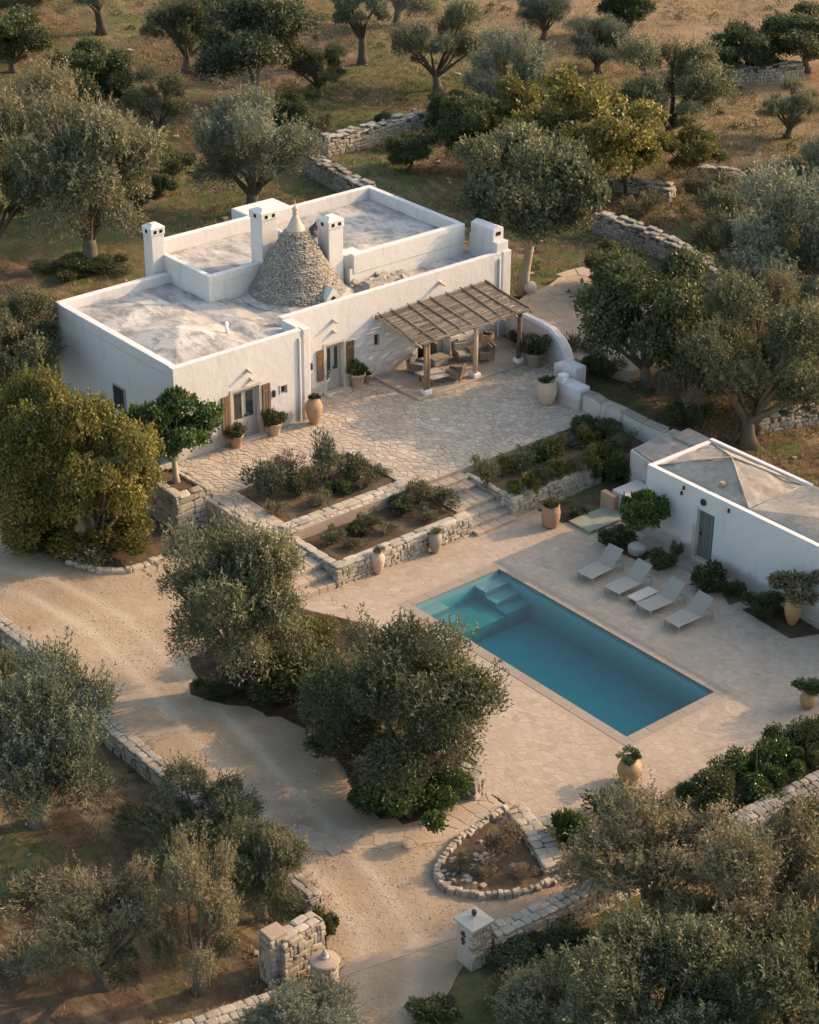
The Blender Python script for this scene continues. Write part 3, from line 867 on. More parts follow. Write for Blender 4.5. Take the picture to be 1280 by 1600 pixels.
MB().box(PX0 + .006, PX1 - .006, PY0 + .006, PY1 - .006, -1.494, -.095).build('water', 'water', pool)
def coping_run(a0, a1, n, f):
    L = (a1 - a0) / n
    for k in range(n):
        mb = f(a0 + k * L + .002, a0 + (k + 1) * L - .002); mb.a = [0.0] * len(mb.a)
        mb.build('coping_slab', 'coping', pool, bevel=.012)
coping_run(PX0 - .43, PX1 + .43, 13, lambda a, b_: MB().box(a, b_, -.43, .02, -.07, .012))
coping_run(PX0 - .43, PX1 + .43, 13, lambda a, b_: MB().box(a, b_, PY1 - .02, PY1 + .43, -.07, .012))
coping_run(.02, PY1 - .02, 5, lambda a, b_: MB().box(PX0 - .43, PX0 + .02, a, b_, -.07, .012))
coping_run(.02, PY1 - .02, 5, lambda a, b_: MB().box(PX1 - .02, PX1 + .43, a, b_, -.07, .012))
MB().box(PX0 - .44, PX1 + .44, -.44, -.004, -.3, -.072).box(PX0 - .44, PX1 + .44, PY1 + .004, PY1 + .44, -.3, -.072).box(PX0 - .44, PX0 - .002, .001, PY1 - .001, -.3, -.072).box(PX1 + .002, PX1 + .44, .001, PY1 - .001, -.3, -.072).build('coping_bed', 'coping', pool)

# ================================================================== FARMHOUSE
def skin_u(u, v0, v1, z0, z1, opens, depth=.32):
    """plastered wall facing +X at X = u with real openings"""
    vs_ = sorted({v0, v1, *[q for o in opens for q in o[:2]]}); zs_ = sorted({z0, z1, *[q for o in opens for q in o[2:]]})
    mb = MB()
    for i in range(len(vs_) - 1):
        for j in range(len(zs_) - 1):
            cv, cz = (vs_[i] + vs_[i + 1]) / 2, (zs_[j] + zs_[j + 1]) / 2
            if any(o[0] < cv < o[1] and o[2] < cz < o[3] for o in opens):
                continue
            mb.add([(u, vs_[i], zs_[j]), (u, vs_[i + 1], zs_[j]), (u, vs_[i + 1], zs_[j + 1]), (u, vs_[i], zs_[j + 1])], [(0, 1, 2, 3)], 0)
    for a, b_, c, d in opens:
        e = u - depth
        mb.add([(u, a, c), (u, a, d), (e, a, d), (e, a, c)], [(0, 1, 2, 3)], 0)
        mb.add([(u, b_, c), (e, b_, c), (e, b_, d), (u, b_, d)], [(0, 1, 2, 3)], 0)
        mb.add([(u, a, d), (u, b_, d), (e, b_, d), (e, a, d)], [(0, 1, 2, 3)], 0)
        mb.add([(u, a, c), (e, a, c), (e, b_, c), (u, b_, c)], [(0, 1, 2, 3)], 0)
    # ends, top and back
    e = u - depth
    mb.add([(u, v0, z0), (u, v0, z1), (e, v0, z1), (e, v0, z0)], [(0, 1, 2, 3)], 0)
    mb.add([(u, v1, z0), (e, v1, z0), (e, v1, z1), (u, v1, z1)], [(0, 1, 2, 3)], 0)
    mb.add([(u, v0, z1), (u, v1, z1), (e, v1, z1), (e, v0, z1)], [(0, 1, 2, 3)], 0)
    return mb
house = thing('farmhouse', 'whitewashed farmhouse with flat terraced roofs, three chimneys and a stone cone', 'house', (-31, 9, ZC))
ZB = .5
# openings of the wing front (X = -26.3) and of the main front (X = -27.9)
WX, MX = -26.3, -27.9
wing_open = [(1.72, 3.15, ZC + .02, 3.55), (.02, .62, ZC + .9, 3.2), (4.35, 4.68, 2.75, 3.12)]
main_open = [(8.16, 9.18, ZC + .06, 3.5), (11.05, 11.38, 2.72, 3.32), (13.75, 15.0, ZC + .11, 3.15), (12.35, 12.62, 3.35, 3.7)]
skin_u(WX, -1.3, 5.6, ZB, 5.53, wing_open).build('wing_front_wall', 'plaster', house, bevel=.02)
MB().box(-36.0, WX - .322, -1.3, 5.75, ZB, 5.04).build('wing_body', 'plaster', house)
MB().box(-36.0, -26.62, -1.302, -.95, 5.04, 5.56).build('wing_parapet', 'plaster', house, bevel=.03)
MB().box(-36.004, -35.62, -1.304, 4.84, 5.03, 5.60).build('wing_parapet', 'plaster', house, bevel=.03)
MB().box(-27.6, -26.60, 5.44, 5.97, 5.02, 5.62).build('corner_block', 'plaster', house, bevel=.03)
MB().box(-26.98, -26.24, 5.6, 6.02, ZB, 5.56).build('corner_pilaster', 'plaster', house, bevel=.05)
# wing roof: low pavilion vault swelling out of the lime roof
def vault(x0, x1, y0, y1, z, bays, n=56, amp=.02):
    V, Fc = [], []
    for i in range(n + 1):
        for j in range(n + 1):
            x = x0 + (x1 - x0) * i / n; y = y0 + (y1 - y0) * j / n
            h = 0.0
            for (cx, cy, hx, hy, H, pw) in bays:
                q = max(abs(x - cx) / hx, abs(y - cy) / hy)
                if q < 1:
                    h = max(h, H * (1 - q ** pw))
            h += float(noise2(x * .9, y * .9, 4) - .5) * amp * 3 + float(noise2(x * 3.5, y * 3.5, 8) - .5) * amp
            V.append((x, y, z + h))
    for i in range(n):
        for j in range(n):
            a = i * (n + 1) + j
            Fc.append((a, a + n + 1, a + n + 2, a + 1))
    return MB().add(V, Fc, 0)
vault(-35.66, -26.6, -.97, 5.72, 5.12, [(-29.7, 1.35, 2.9, 2.3, .55, 1.0), (-33.6, 1.7, 1.8, 2.5, .34, 1.0), (-29.6, 4.7, 2.4, .9, .16, 1.0)]).build('wing_roof', 'roof', house)
MB().tube([(-28.7, 3.2, 5.2), (-28.7, 3.2, 5.55), (-28.9, 3.35, 5.62), (-28.9, 3.35, 5.5)], .07, 8).build('vent_pipe', 'white', house, smooth=True)
# raised rooms behind
MB().box(-37.2, -32.4, 4.82, 11.25, ZB, 6.02).build('raised_room', 'plaster', house)
vault(-37.0, -32.6, 5.0, 11.3, 6.06, [], 30, .03).build('raised_roof', 'roof', house)
MB().box(-37.2, -32.39, 4.80, 5.1, 6.0, 6.40).build('raised_parapet', 'plaster', house, bevel=.03)
MB().box(-32.66, -32.38, 5.1, 11.2, 6.0, 6.40).build('raised_parapet', 'plaster', house, bevel=.03)
MB().box(-37.24, -36.9, 4.79, 11.3, 6.0, 6.78).build('raised_parapet', 'plaster', house, bevel=.03)
MB().box(-37.5, -30.05, 11.3, 18.5, ZB, 5.9).build('main_room', 'plaster', house)
vault(-37.3, -30.2, 11.5, 18.3, 5.94, [(-33.8, 15, 4.5, 4.5, .12, 1.5)], 40, .03).build('main_roof', 'roof', house)
MB().box(-37.52, -37.2, 11.28, 18.52, 5.88, 6.62).build('main_parapet', 'plaster', house, bevel=.03)
MB().box(-37.2, -30.34, 18.2, 18.53, 5.88, 6.60).build('main_parapet', 'plaster', house, bevel=.03)
MB().box(-30.36, -30.02, 11.5, 18.54, 5.6, 6.58).build('main_parapet', 'plaster', house, bevel=.04)
MB().box(-37.2, -31.0, 11.22, 11.42, 5.88, 6.28).build('main_parapet', 'plaster', house, bevel=.04)
mb = MB()   # rounded corner between the main room and the trullo
for k in range(9):
    t = k / 8 * math.pi / 2
    mb.v.append((-31.1 + 1.05 * math.sin(t) , 12.3 - 1.25 * math.cos(t), ZB)); mb.v.append((-31.1 + 1.05 * math.sin(t), 12.3 - 1.25 * math.cos(t), 6.5))
for k in range(8):
    mb.f.append((2 * k, 2 * k + 2, 2 * k + 3, 2 * k + 1)); mb.a.append(0)
n0 = len(mb.v); mb.v += [(-31.1, 12.3, 6.5)]
mb.f.append(tuple([n0] + [2 * k + 1 for k in range(9)])); mb.a.append(0)
mb.build('rounded_corner', 'plaster', house)
MB().box(-39.2, -37.55, 10.9, 13.5, ZB, 6.55).build('rear_hut', 'plaster', house, bevel=.06)
# front strip with the entrance, parapet to the courtyard
skin_u(MX, 5.7, 19.3, ZB, 5.55, main_open).build('main_front_wall', 'plaster', house, bevel=.02)
MB().box(-32.5, MX - .322, 5.78, 19.28, ZB, 4.9).build('front_body', 'plaster', house)
vault(-32.3, -28.15, 5.9, 19.0, 4.96, [], 40, .04).build('front_roof', 'roof', house)
MB().box(-30.05, -28.0, 18.85, 19.62, ZB, 6.05).build('end_wall', 'plaster', house, bevel=.04)
MB().box(-28.62, -27.86, 19.15, 19.72, ZB, 5.58).build('corner_pilaster', 'plaster', house, bevel=.05)
ec = MB().add([(-30.0, 18.9, 6.04), (-28.35, 18.9, 6.04), (-28.35, 19.6, 6.04), (-30.0, 19.6, 6.04), (-30.0, 18.9, 6.6), (-28.35, 18.9, 6.62), (-28.35, 19.6, 6.62), (-30.0, 19.6, 6.6),
               (-30, 19.25, 6.72), (-28.35, 19.25, 6.76)],
              [(0, 3, 2, 1), (0, 1, 5, 4), (1, 2, 6, 9, 5), (2, 3, 7, 6), (3, 0, 4, 8, 7), (4, 5, 9, 8), (8, 9, 6, 7)], 0).build('end_flue', 'plaster', house, bevel=.02)
MB().box(-28.36, -28.33, 19.1, 19.4, 6.28, 6.46).build('flue_vent', 'dark_in', ec)
# rubble on the strip behind the parapet
place_stones(house, [(np.array([random.uniform(-29.9, -28.5), random.uniform(11.3, 13.9), 5.08 + random.random() * .18]), *[q * s for q, s in zip(np.linalg.qr(rng.normal(size=(3, 3)) * .35 + np.eye(3))[0].T, (random.uniform(.15, .4), random.uniform(.15, .35), random.uniform(.06, .12)))], np.array([0, 0, 1.])) for _ in range(26)], 'stone', 26, 'roof_stone')
MB().add([(-30.0, 11.2, 4.98), (-28.3, 11.0, 4.98), (-28.3, 13.2, 4.98), (-30.0, 13.4, 4.98), (-29.5, 11.7, 5.4), (-28.9, 11.6, 5.4), (-28.9, 12.7, 5.35), (-29.5, 12.8, 5.4)],
         [(4, 5, 6, 7), (0, 1, 5, 4), (1, 2, 6, 5), (2, 3, 7, 6), (3, 0, 4, 7)], 0).build('roof_mound', 'stone_grey', house)
# chimneys
def chimney(cu, cv, z0, z1, s, label):
    t = s / 2
    ch = MB().box(cu - t, cu + t, cv - t, cv + t, z0, z1 - .42).build('chimney', 'plaster', house, bevel=.03)
    ch['label'] = label
    hb = MB().box(cu - t - .04, cu + t + .04, cv - t - .04, cv + t + .04, z1 - .42, z1 - .06).build('chimney_head', 'plaster', ch, bevel=.03)
    MB().add([(cu - t - .07, cv - t - .07, z1 - .06), (cu + t + .07, cv - t - .07, z1 - .06), (cu + t + .07, cv + t + .07, z1 - .06), (cu - t - .07, cv + t + .07, z1 - .06),
              (cu - t * .4, cv - t * .4, z1 + .1), (cu + t * .4, cv - t * .4, z1 + .1), (cu + t * .4, cv + t * .4, z1 + .1), (cu - t * .4, cv + t * .4, z1 + .1)],
             [(0, 3, 2, 1), (4, 5, 6, 7), (0, 1, 5, 4), (1, 2, 6, 5), (2, 3, 7, 6), (3, 0, 4, 7)], 0).build('chimney_cap', 'plaster', ch, bevel=.02)
    for k in (-.45, .45):
        MB().box(cu + t + .03, cu + t + .046, cv + k * t - .09, cv + k * t + .09, z1 - .32, z1 - .15).build('smoke_hole', 'dark_in', ch)
    MB().box(cu - .1, cu + .1, cv - t - .046, cv - t - .03, z1 - .32, z1 - .15).build('smoke_hole', 'dark_in', ch)
chimney(-36.5, 4.55, ZB, 7.85, .72, 'square white chimney at the outer corner of the roof')
chimney(-32.75, 8.3, 6.0, 8.85, .92, 'tallest white chimney beside the stone cone')
chimney(-30.75, 10.7, 4.95, 8.45, .86, 'white chimney rising behind the stone cone')
MB().tube([(-34.6, 12.6, 6.0), (-34.6, 12.6, 6.35), (-34.5, 12.8, 6.75), (-34.45, 12.95, 6.95)], [.4, .22, .07, .03], 9).build('tarp_cone', 'metal_dark', house)
# ---- trullo cone
TC = np.array([-31.2, 9.0]); TR, TZ0, TZ1 = 2.3, 4.95, 8.12
tru = MB().lathe([(TR + .1, 4.6), (TR + .02, TZ0 + .1), (.38, TZ1 + .05)], (*TC, 0), 40).build('trullo_cone', 'earthcore', house)
tru['label'] = 'dry stone cone with a white plaster tip'
stones = []
z = TZ0
while z < TZ1 - .05:
    hgt = random.uniform(.058, .09)
    f = (z + hgt / 2 - TZ0) / (TZ1 - TZ0); r = (TR + .05) * (1 - f) + .44 * f
    t = random.uniform(0, 6.28); t_end = t + 2 * math.pi
    while t < t_end - .02:
        w = min(random.uniform(.11, .32), (t_end - t) * r + .01)
        tm = t + w / r / 2
        rad = np.array([math.cos(tm), math.sin(tm), 0]); tan = np.array([-math.sin(tm), math.cos(tm), 0])
        rad2 = rad * math.cos(.28) - np.array([0, 0, math.sin(.28)])
        upv = np.cross(tan, rad2); upv = upv if upv[2] > 0 else -upv
        c = np.array([*TC, z + hgt / 2]) + rad * (r - .05 + random.uniform(-.02, .035))
        nn = rad * .78 + np.array([0, 0, .62])
        stones.append((c, tan * (w / 2 - .008), rad2 * .15, upv * (hgt / 2 + .004), nn))
        t += w / r
    z += hgt
place_stones(tru, stones, 'trullo', 300, 'cone_stone', 'cone_stones')
MB().lathe([(.47, TZ1 - .02), (.43, TZ1 + .03), (.25, TZ1 + .4), (.12, TZ1 + .68), (.10, TZ1 + .74)], (*TC, 0), 28).build('cone_tip', 'plaster_cream', tru, smooth=True)
MB().lathe([(.10, TZ1 + .74), (.14, TZ1 + .79), (.13, TZ1 + .84), (.09, TZ1 + .88), (.15, TZ1 + .96), (.14, TZ1 + 1.04), (.06, TZ1 + 1.12), (.02, TZ1 + 1.16), (.016, TZ1 + 1.42), (.0, TZ1 + 1.44)], (*TC, 0), 16).build('finial', 'terra_pale', tru, smooth=True)
# skirt ring and little arched dormer
MB().lathe([(TR + .42, 4.7), (TR + .42, TZ0 + .08), (TR + .05, TZ0 + .2)], (*TC, 0), 40).build('cone_skirt', 'roof', tru)
dm = MB()
dc = np.array([-29.15, 9.3]); 
for x0, x1, hw, zt in ((-30.4, -28.75, .42, 5.85),):
    arch = [(-hw, 4.95), (-hw, 5.35), (0, zt), (hw, 5.35), (hw, 4.95)]
    inn = [(-.2, 4.95), (-.2, 5.25), (-.1, 5.42), (0, 5.47), (.1, 5.42), (.2, 5.25), (.2, 4.95)]
    cy = 9.3
    dm.add([(x1, cy + a, z_) for a, z_ in arch] + [(x0, cy + a, z_) for a, z_ in arch],
           [(0, 1, 6, 5)[::-1], (1, 2, 7, 6)[::-1], (2, 3, 8, 7)[::-1], (3, 4, 9, 8)[::-1]], 0)
    n0 = len(dm.v)
    P = [(x1, cy + a, z_) for a, z_ in arch] + [(x1, cy + a, z_) for a, z_ in inn]
    dm.add(P, [(0, 1, 6, 5), (1, 2, 8, 7, 6), (2, 3, 10, 9, 8), (3, 4, 11, 10)], 0)
    dm.add([(x1, cy + a, z_) for a, z_ in inn] + [(x1 - .5, cy + a, z_) for a, z_ in inn], [(k, k + 1, k + 8, k + 7) for k in range(6)], 0)
do = dm.build('dormer', 'plaster', tru)
MB().box(-29.3, -29.26, 9.09, 9.51, 4.96, 5.46).build('dormer_opening', 'dark_in', do)
# ---- doors and windows
def french_door(x, v0, v1, z0, z1, label):
    d = MB().box(x - .25, x - .2, v0, v0 + .09, z0, z1).box(x - .25, x - .2, v1 - .09, v1, z0, z1).box(x - .25, x - .2, v0 + .09, v1 - .09, z1 - .09, z1).build('door', 'door_grey', house)
    d['label'] = label
    mid = (v0 + v1) / 2
    for a, b_ in ((v0 + .095, mid - .004), (mid + .004, v1 - .095)):
        lf = MB().box(x - .235, x - .195, a, a + .1, z0, z1 - .1).box(x - .235, x - .195, b_ - .1, b_, z0, z1 - .1).box(x - .235, x - .195, a + .1, b_ - .1, z1 - .22, z1 - .1).box(x - .235, x - .195, a + .1, b_ - .1, z0, z0 + .95).build('door_leaf', 'door_grey', d)
        MB().box(x - .225, x - .212, a + .1, b_ - .1, z0 + .95, z1 - .22).build('pane', 'glass', d)
        MB().box(x - .194, x - .18, a + .17, b_ - .17, z0 + .15, z0 + .8).build('panel', 'door_grey', d, bevel=.01)
    MB().box(x - .195, x - .13, mid + .03, mid + .07, z0 + 1.0, z0 + 1.12).build('door_handle', 'metal_dark', d)
    return d
def shutter(x, v0, v1, z0, z1):
    s = MB().box(x + .004, x + .05, v0, v1, z0, z1).build('shutter', 'shutter', house, bevel=.006)
    k = 3
    for q in range(k):
        a = v0 + (v1 - v0) * q / k
        MB().box(x + .05, x + .068, a + .012, a + (v1 - v0) / k - .012, z0 + .04, z1 - .04).build('plank', 'shutter', s)
    for zz in (z0 + .25, z1 - .35):
        MB().box(x + .068, x + .09, v0 + .03, v1 - .03, zz, zz + .09).build('batten', 'shutter', s)
def surround(x, v0, v1, z0, z1, w=.16):
    MB().box(x - .1, x + .035, v0 - w, v0 - .002, z0, z1 + w).box(x - .1, x + .035, v1 + .002, v1 + w, z0, z1 + w).box(x - .1, x + .035, v0 - .002, v1 + .002, z1 + .002, z1 + w).build('surround', 'trim', house, bevel=.01)
french_door(WX, 1.72, 3.15, ZC + .03, 3.55, 'glazed double door of the near wing between wooden shutters')
surround(WX, 1.72, 3.15, ZC, 3.55, .14)
shutter(WX + .01, 1.1, 1.56, ZC + .55, 3.5); shutter(WX + .01, 3.31, 3.75, ZC + .6, 3.5)
MB().box(WX, WX + .32, 1.45, 3.45, ZC - .02, ZC + .09).build('door_step', 'trim', house, bevel=.01)
MB().box(WX - .24, WX - .2, .02, .62, ZC + .9, 3.2).build('window_pane', 'glass', house)
surround(WX, .02, .62, ZC + .9, 3.2, .1)
MB().box(WX - .26, WX - .2, 4.35, 4.68, 2.75, 3.12).build('window_pane', 'glass', house)
surround(WX, 4.35, 4.68, 2.75, 3.12, .07)
french_door(MX, 8.16, 9.18, ZC + .07, 3.5, 'narrow glazed double door of the main front')
surround(MX, 8.16, 9.18, ZC, 3.5, .15)
shutter(MX + .01, 7.6, 7.99, ZC + .75, 3.42); shutter(MX + .01, 9.36, 9.8, ZC + .75, 3.42)
MB().box(MX, MX + .3, 7.95, 9.4, ZC - .02, ZC + .08).build('door_step', 'trim', house, bevel=.01)
MB().box(MX - .26, MX - .2, 11.05, 11.38, 2.72, 3.32).build('window_pane', 'glass', house)
MB().box(MX - .2, MX - .1, 12.35, 12.62, 3.35, 3.7).build('wall_niche', 'dark_in', house)
MB().box(MX - .31, MX - .28, 13.75, 15.0, ZC + .11, 3.15).build('open_doorway', 'dark_in', house)
MB().box(MX - .28, MX - .02, 14.78, 14.83, ZC + .12, 3.1).build('door_leaf', 'shutter', house)
MB().box(MX - .02, MX + .45, 13.6, 15.15, ZC + .1, ZC + .24).build('door_step', 'trim', house, bevel=.015)
# side window of the wing, facing -Y
MB().box(-31.3, -30.3, -1.36, -1.305, 1.9, 3.2).build('window_frame', 'door_grey', house)
MB().box(-31.22, -30.38, -1.375, -1.362, 1.98, 3.12).build('window_pane', 'glass', house)
# rain spouts
def spout(x, v, z, l=.34):
    MB().add([(x - .05, v - .09, z - .08), (x - .05, v + .09, z - .08), (x - .05, v + .09, z + .08), (x - .05, v - .09, z + .08), (x + l, v - .06, z - .1), (x + l, v + .06, z - .1), (x + l, v + .06, z - .02), (x + l, v - .06, z - .02)],
             [(4, 5, 6, 7), (0, 4, 7, 3), (1, 2, 6, 5), (3, 7, 6, 2), (0, 1, 5, 4)], 0).build('rain_spout', 'trim', house)
spout(WX, 2.6, 4.45); spout(WX, 2.75, 3.98, .2); spout(MX, 8.63, 4.72); spout(MX, 8.63, 4.2, .22); spout(MX, 15.1, 5.0, .45); spout(MX, 12.9, 3.5, .25)
for x, v, z in ((WX, 3.95, 2.9), (MX, 7.25, 2.75), (MX, 16.6, 2.9)):
    MB().box(x, x + .1, v - .07, v + .07, z - .16, z + .16).build('wall_lamp', 'metal_dark', house, bevel=.02)
# drain pipes
for x, v, z1 in ((WX + .04, 5.42, 5.2), (MX + .05, 18.95, 5.3)):
    MB().tube([(x, v, ZC), (x, v, z1)], .05, 8).build('drain_pipe', 'white', house)

# ================================================================== PERGOLA
per = thing('pergola', 'timber pergola with a reed mat roof against the farmhouse front', 'pergola', (-26, 14.7, ZC))
BZ, FZ, BX_, FX_ = 4.33, 3.82, -27.8, -24.55
PV0, PV1 = 11.1, 18.0
def pz(x):
    return BZ + (FZ - BZ) * (x - BX_) / (FX_ - BX_)
for v, kind in ((11.7, 2), (14.75, 1), (17.55, 3)):
    ps = MB().box(-25.02, -24.62, v - .2, v + .2, ZC + .08, ZC + .3).build('post_base', 'white', per, bevel=.03)
    if kind == 2:
        for dv in (-.09, .09):
            MB().tube([(-24.82, v + dv, ZC + .28), (-24.8, v + dv + .01, ZC + 1.5), (-24.82, v + dv, pz(-24.82) - .1)], .085, 9).build('post', 'wood', per, smooth=True)
    elif kind == 1:
        MB().tube([(-24.82, v, ZC + .28), (-24.81, v, 2.5), (-24.82, v, pz(-24.82) - .1)], .11, 9).build('post', 'terra_pale', per, smooth=True)
    else:
        MB().tube([(-24.82, v, ZC + .28), (-24.8, v + .02, 2.5), (-24.82, v, pz(-24.82) - .1)], .12, 9).build('post', 'wood_dark', per, smooth=True)
MB().tube([(-24.82, PV0 - .1, pz(-24.82) - .1), (-24.81, 14.0, pz(-24.82) - .07), (-24.82, PV1 + .15, pz(-24.82) - .1)], .09, 9).build('front_beam', 'wood', per, smooth=True)
MB().tube([(-27.78, PV0 - .05, BZ - .12), (-27.78, PV1 + .05, BZ - .12)], .07, 8).build('wall_plate', 'wood_dark', per, smooth=True)
for k in range(9):
    v = PV0 + (PV1 - PV0) * k / 8 + (random.uniform(-.1, .1) if 0 < k < 8 else 0)
    j = [random.uniform(-.05, .05) for _ in range(3)]
    MB().tube([(-27.85, v, BZ - .03), (-26.2, v + j[0], pz(-26.2) - .02), (FX_ + .1, v + j[1], FZ - .03)], .055, 8).build('rafter', 'wood', per, smooth=True)
    MB().tube([(-27.82, v + j[2] * 2, BZ + .10), (-26.2, v + j[2], pz(-26.2) + .09), (FX_ + .05 - random.random() * .4, v + j[0] * 2, FZ + .1)], .036, 7).build('batten', 'wood' if k % 3 else 'wood_dark', per, smooth=True)
rd = MB()
x = BX_ + .03
while x < FX_:
    z = pz(x) + .04
    v = PV0 - .02 + random.uniform(0, .2)
    while v < PV1:
        L_ = random.uniform(.7, 2.6); e = min(v + L_, PV1 + random.uniform(-.05, .12))
        if random.random() > .17:
            w = random.uniform(.008, .014)
            dz = random.uniform(-.012, .016); sk = random.uniform(-.03, .03)
            rd.obox(((x), (v + e) / 2, z + dz), (w, sk * .0, 0), (sk * .5, (e - v) / 2, random.uniform(-.012, .012)), (0, 0, .008))
        v = e + random.uniform(-.1, .06)
    x += random.uniform(.02, .031)
stuff(rd.build('reed_mat', 'reed', per))

# ================================================================== POOL HOUSE
ph = thing('pool_house', 'low white pool house with a vaulted lime roof and grey plank door', 'house', (-4, 13, 0))
PHT = 3.12
def skin_v(v, u0, u1, z0, z1, opens, depth=.34):
    mb = skin_u(-v, u0, u1, z0, z1, opens, depth)     # built facing +X, turned to face -Y
    mb.v = [(p[1], -p[0], p[2]) for p in mb.v]
    return mb
skin_v(11.35, -10.25, 4.5, -.2, PHT + .12, [(-7.32, -6.42, .16, 2.36)], .22).build('front_wall', 'plaster_ph', ph, bevel=.02)
MB().box(-10.25, 4.5, 11.572, 15.2, -.2, PHT - .12).build('wall', 'plaster', ph)
MB().box(-10.256, -10.04, 11.572, 15.0, PHT - .12, PHT + .11).build('parapet', 'plaster', ph, bevel=.03)
MB().box(-10.258, -4.7, 15.06, 15.28, PHT - .2, PHT + .15).build('parapet', 'plaster', ph, bevel=.03)
vault(-10.06, -5.0, 11.56, 15.08, PHT + .02, [(-7.5, 13.35, 2.5, 1.7, .85, 1.0)], 60, .045).build('vault_roof', 'roof_ph', ph)
vault(-5.0, 4.5, 11.56, 15.3, PHT + .03, [(-.2, 13.5, 5.0, 1.85, .5, 1.6)], 60, .02).build('vault_roof', 'roof_ph', ph)
for a, b_ in (((-10.0, 11.7, PHT + .05), (-7.5, 13.35, PHT + .89)), ((-7.5, 13.35, PHT + .89), (-5.02, 11.7, PHT + .06)), ((-7.5, 13.35, PHT + .89), (-9.95, 15.0, PHT + .06)), ((-7.5, 13.35, PHT + .89), (-5.02, 15.0, PHT + .06)), ((-5.0, 11.7, PHT + .05), (-5.0, 15.0, PHT + .06))):
    m_ = (np.array(a) + np.array(b_)) / 2 + np.array([0, 0, .0])
    MB().tube([a, m_, b_], [.035, .05, .035], 7).build('roof_ridge', 'roof_ph', ph, smooth=True)
pdo = MB().box(-7.32, -6.42, 11.53, 11.568, .16, 2.36).build('door', 'door_old', ph)
for k in range(5):
    a = -7.32 + .9 * k / 5
    MB().box(a + .006, a + .174, 11.505, 11.53, .17, 2.35).build('plank', 'door_old', pdo)
MB().box(-7.24, -7.18, 11.465, 11.505, 1.15, 1.3).build('door_handle', 'metal_dark', pdo)
MB().box(-7.5, -7.322, 11.30, 11.42, .1, 2.5).build('door_jamb', 'plaster', ph, bevel=.01)
MB().box(-7.6, -6.2, 10.4, 11.345, -.1, .05).build('door_step', 'stone_grey', ph, bevel=.02)
MB().box(-7.4, -6.36, 11.2, 11.347, .03, .15).build('door_step', 'trim', ph, bevel=.01)
rv = MB().lathe([(.13, 0), (.15, .03), (.13, .08), (.05, .1)], (0, 0, 0), 14).build('round_vent', 'metal_dark', ph)
rv.location = Vector((-7.05, 11.34, 2.78)) - ph.location; rv.rotation_euler = (R(90), 0, 0)
MB().lathe([(.12, 0), (.14, .12), (.1, .2)], (-6.85, 12.15, PHT + .2), 12).build('vent_cap', 'terra_grey', ph)
for u_, z_ in ((-8.15, 3.0), (-8.25, 2.72), (-5.7, 2.95)):
    MB().box(u_ - .03, u_ + .03, 11.26, 11.348, z_ - .09, z_ + .09).build('iron_hook', 'metal_dark', ph, bevel=.01)
# annex: low whitewashed store with a flat roof
an = thing('whitewashed_store', 'low flat whitewashed store at the corner of the pool house', 'shed', (-12.7, 15.2, 0))
MB().prism([(-13.6, 13.85), (-11.9, 13.5), (-10.3, 15.1), (-10.4, 17.0), (-13.9, 16.9)], -.2, 1.86).build('wall', 'plaster_old', an, bevel=.05)
MB().prism([(-13.5, 13.95), (-11.9, 13.6), (-10.42, 15.1), (-10.5, 16.9), (-13.8, 16.8)], 1.85, 1.93).build('roof', 'roof_ph', an, bevel=.03)
MB().lathe([(.06, 1.9), (.06, 2.2), (.03, 2.24)], (-11.6, 14.4, 0), 10).build('vent_pipe', 'terracotta', an)
MB().prism([(-13.2, 16.0), (-10.6, 16.0), (-10.8, 17.1), (-13.3, 17.2)], 1.9, 2.06).build('roof_hump', 'roof_ph', an, bevel=.12)

# ================================================================== WALLS OF THE GARDEN
RW = thing('courtyard_wall', 'tall curved white wall between the pergola patio and upper terrace', 'wall', (-25, 19, ZC))
mb = MB()
prof = [(-27.85, 19.40, 2.7), (-26.5, 19.2, 2.72), (-25.2, 19.0, 2.8), (-24.2, 18.85, 2.82), (-23.4, 18.7, 2.6), (-22.9, 18.6, 2.25), (-22.6, 18.5, 1.9), (-22.4, 18.3, 1.75)]
vs = []
for x, y, z in prof:
    vs += [(x, y, .6), (x, y, z - .1), (x + .03, y + .12, z), (x + .12, y + .38, z), (x + .15, y + .5, z - .1), (x + .15, y + .5, .6)]
fs = []
for i in range(len(prof) - 1):
    for k in range(5):
        fs.append((i * 6 + k, (i + 1) * 6 + k, (i + 1) * 6 + k + 1, i * 6 + k + 1))
fs.append(tuple(range(5, -1, -1))[::-1][::-1]); e = (len(prof) - 1) * 6
fs.append(tuple(e + k for k in range(6)))
mb.add(vs, fs, 0).build('wall_body', 'plaster', RW, smooth=False, bevel=.02)
for x in (-24.9, -24.2):
    MB().box(x - .12, x + .12, 18.86, 18.98, 2.0, 2.16).build('wall_light', 'metal_dark', RW)
pier = thing('gate_pier', 'stepped white plaster pier beside the big courtyard urn', 'pier', (-20, 16.4, ZC))
MB().box(-20.75, -19.05, 16.0, 16.75, .5, 2.15).build('pier_body', 'plaster', pier, bevel=.06)
MB().box(-21.1, -20.2, 16.9, 17.6, .5, 2.55).build('pier_step', 'plaster', pier, bevel=.05)
MB().box(-22.3, -21.0, 17.5, 18.1, .5, 2.0).build('pier_step', 'plaster', pier, bevel=.05)
MB().box(-20.6, -20.2, 16.1, 16.5, 2.15, 2.42).build('pier_cap', 'white', pier, bevel=.04)
ow = thing('old_garden_wall', 'peeling whitewashed wall with a grey lichen top behind the vegetable bed', 'wall', (-16.5, 16.45, .5))
ws = [(-19.04, 1.9), (-18.5, 1.96), (-17.8, 1.86), (-16.5, 1.88), (-15.2, 1.82), (-14.0, 1.86)]
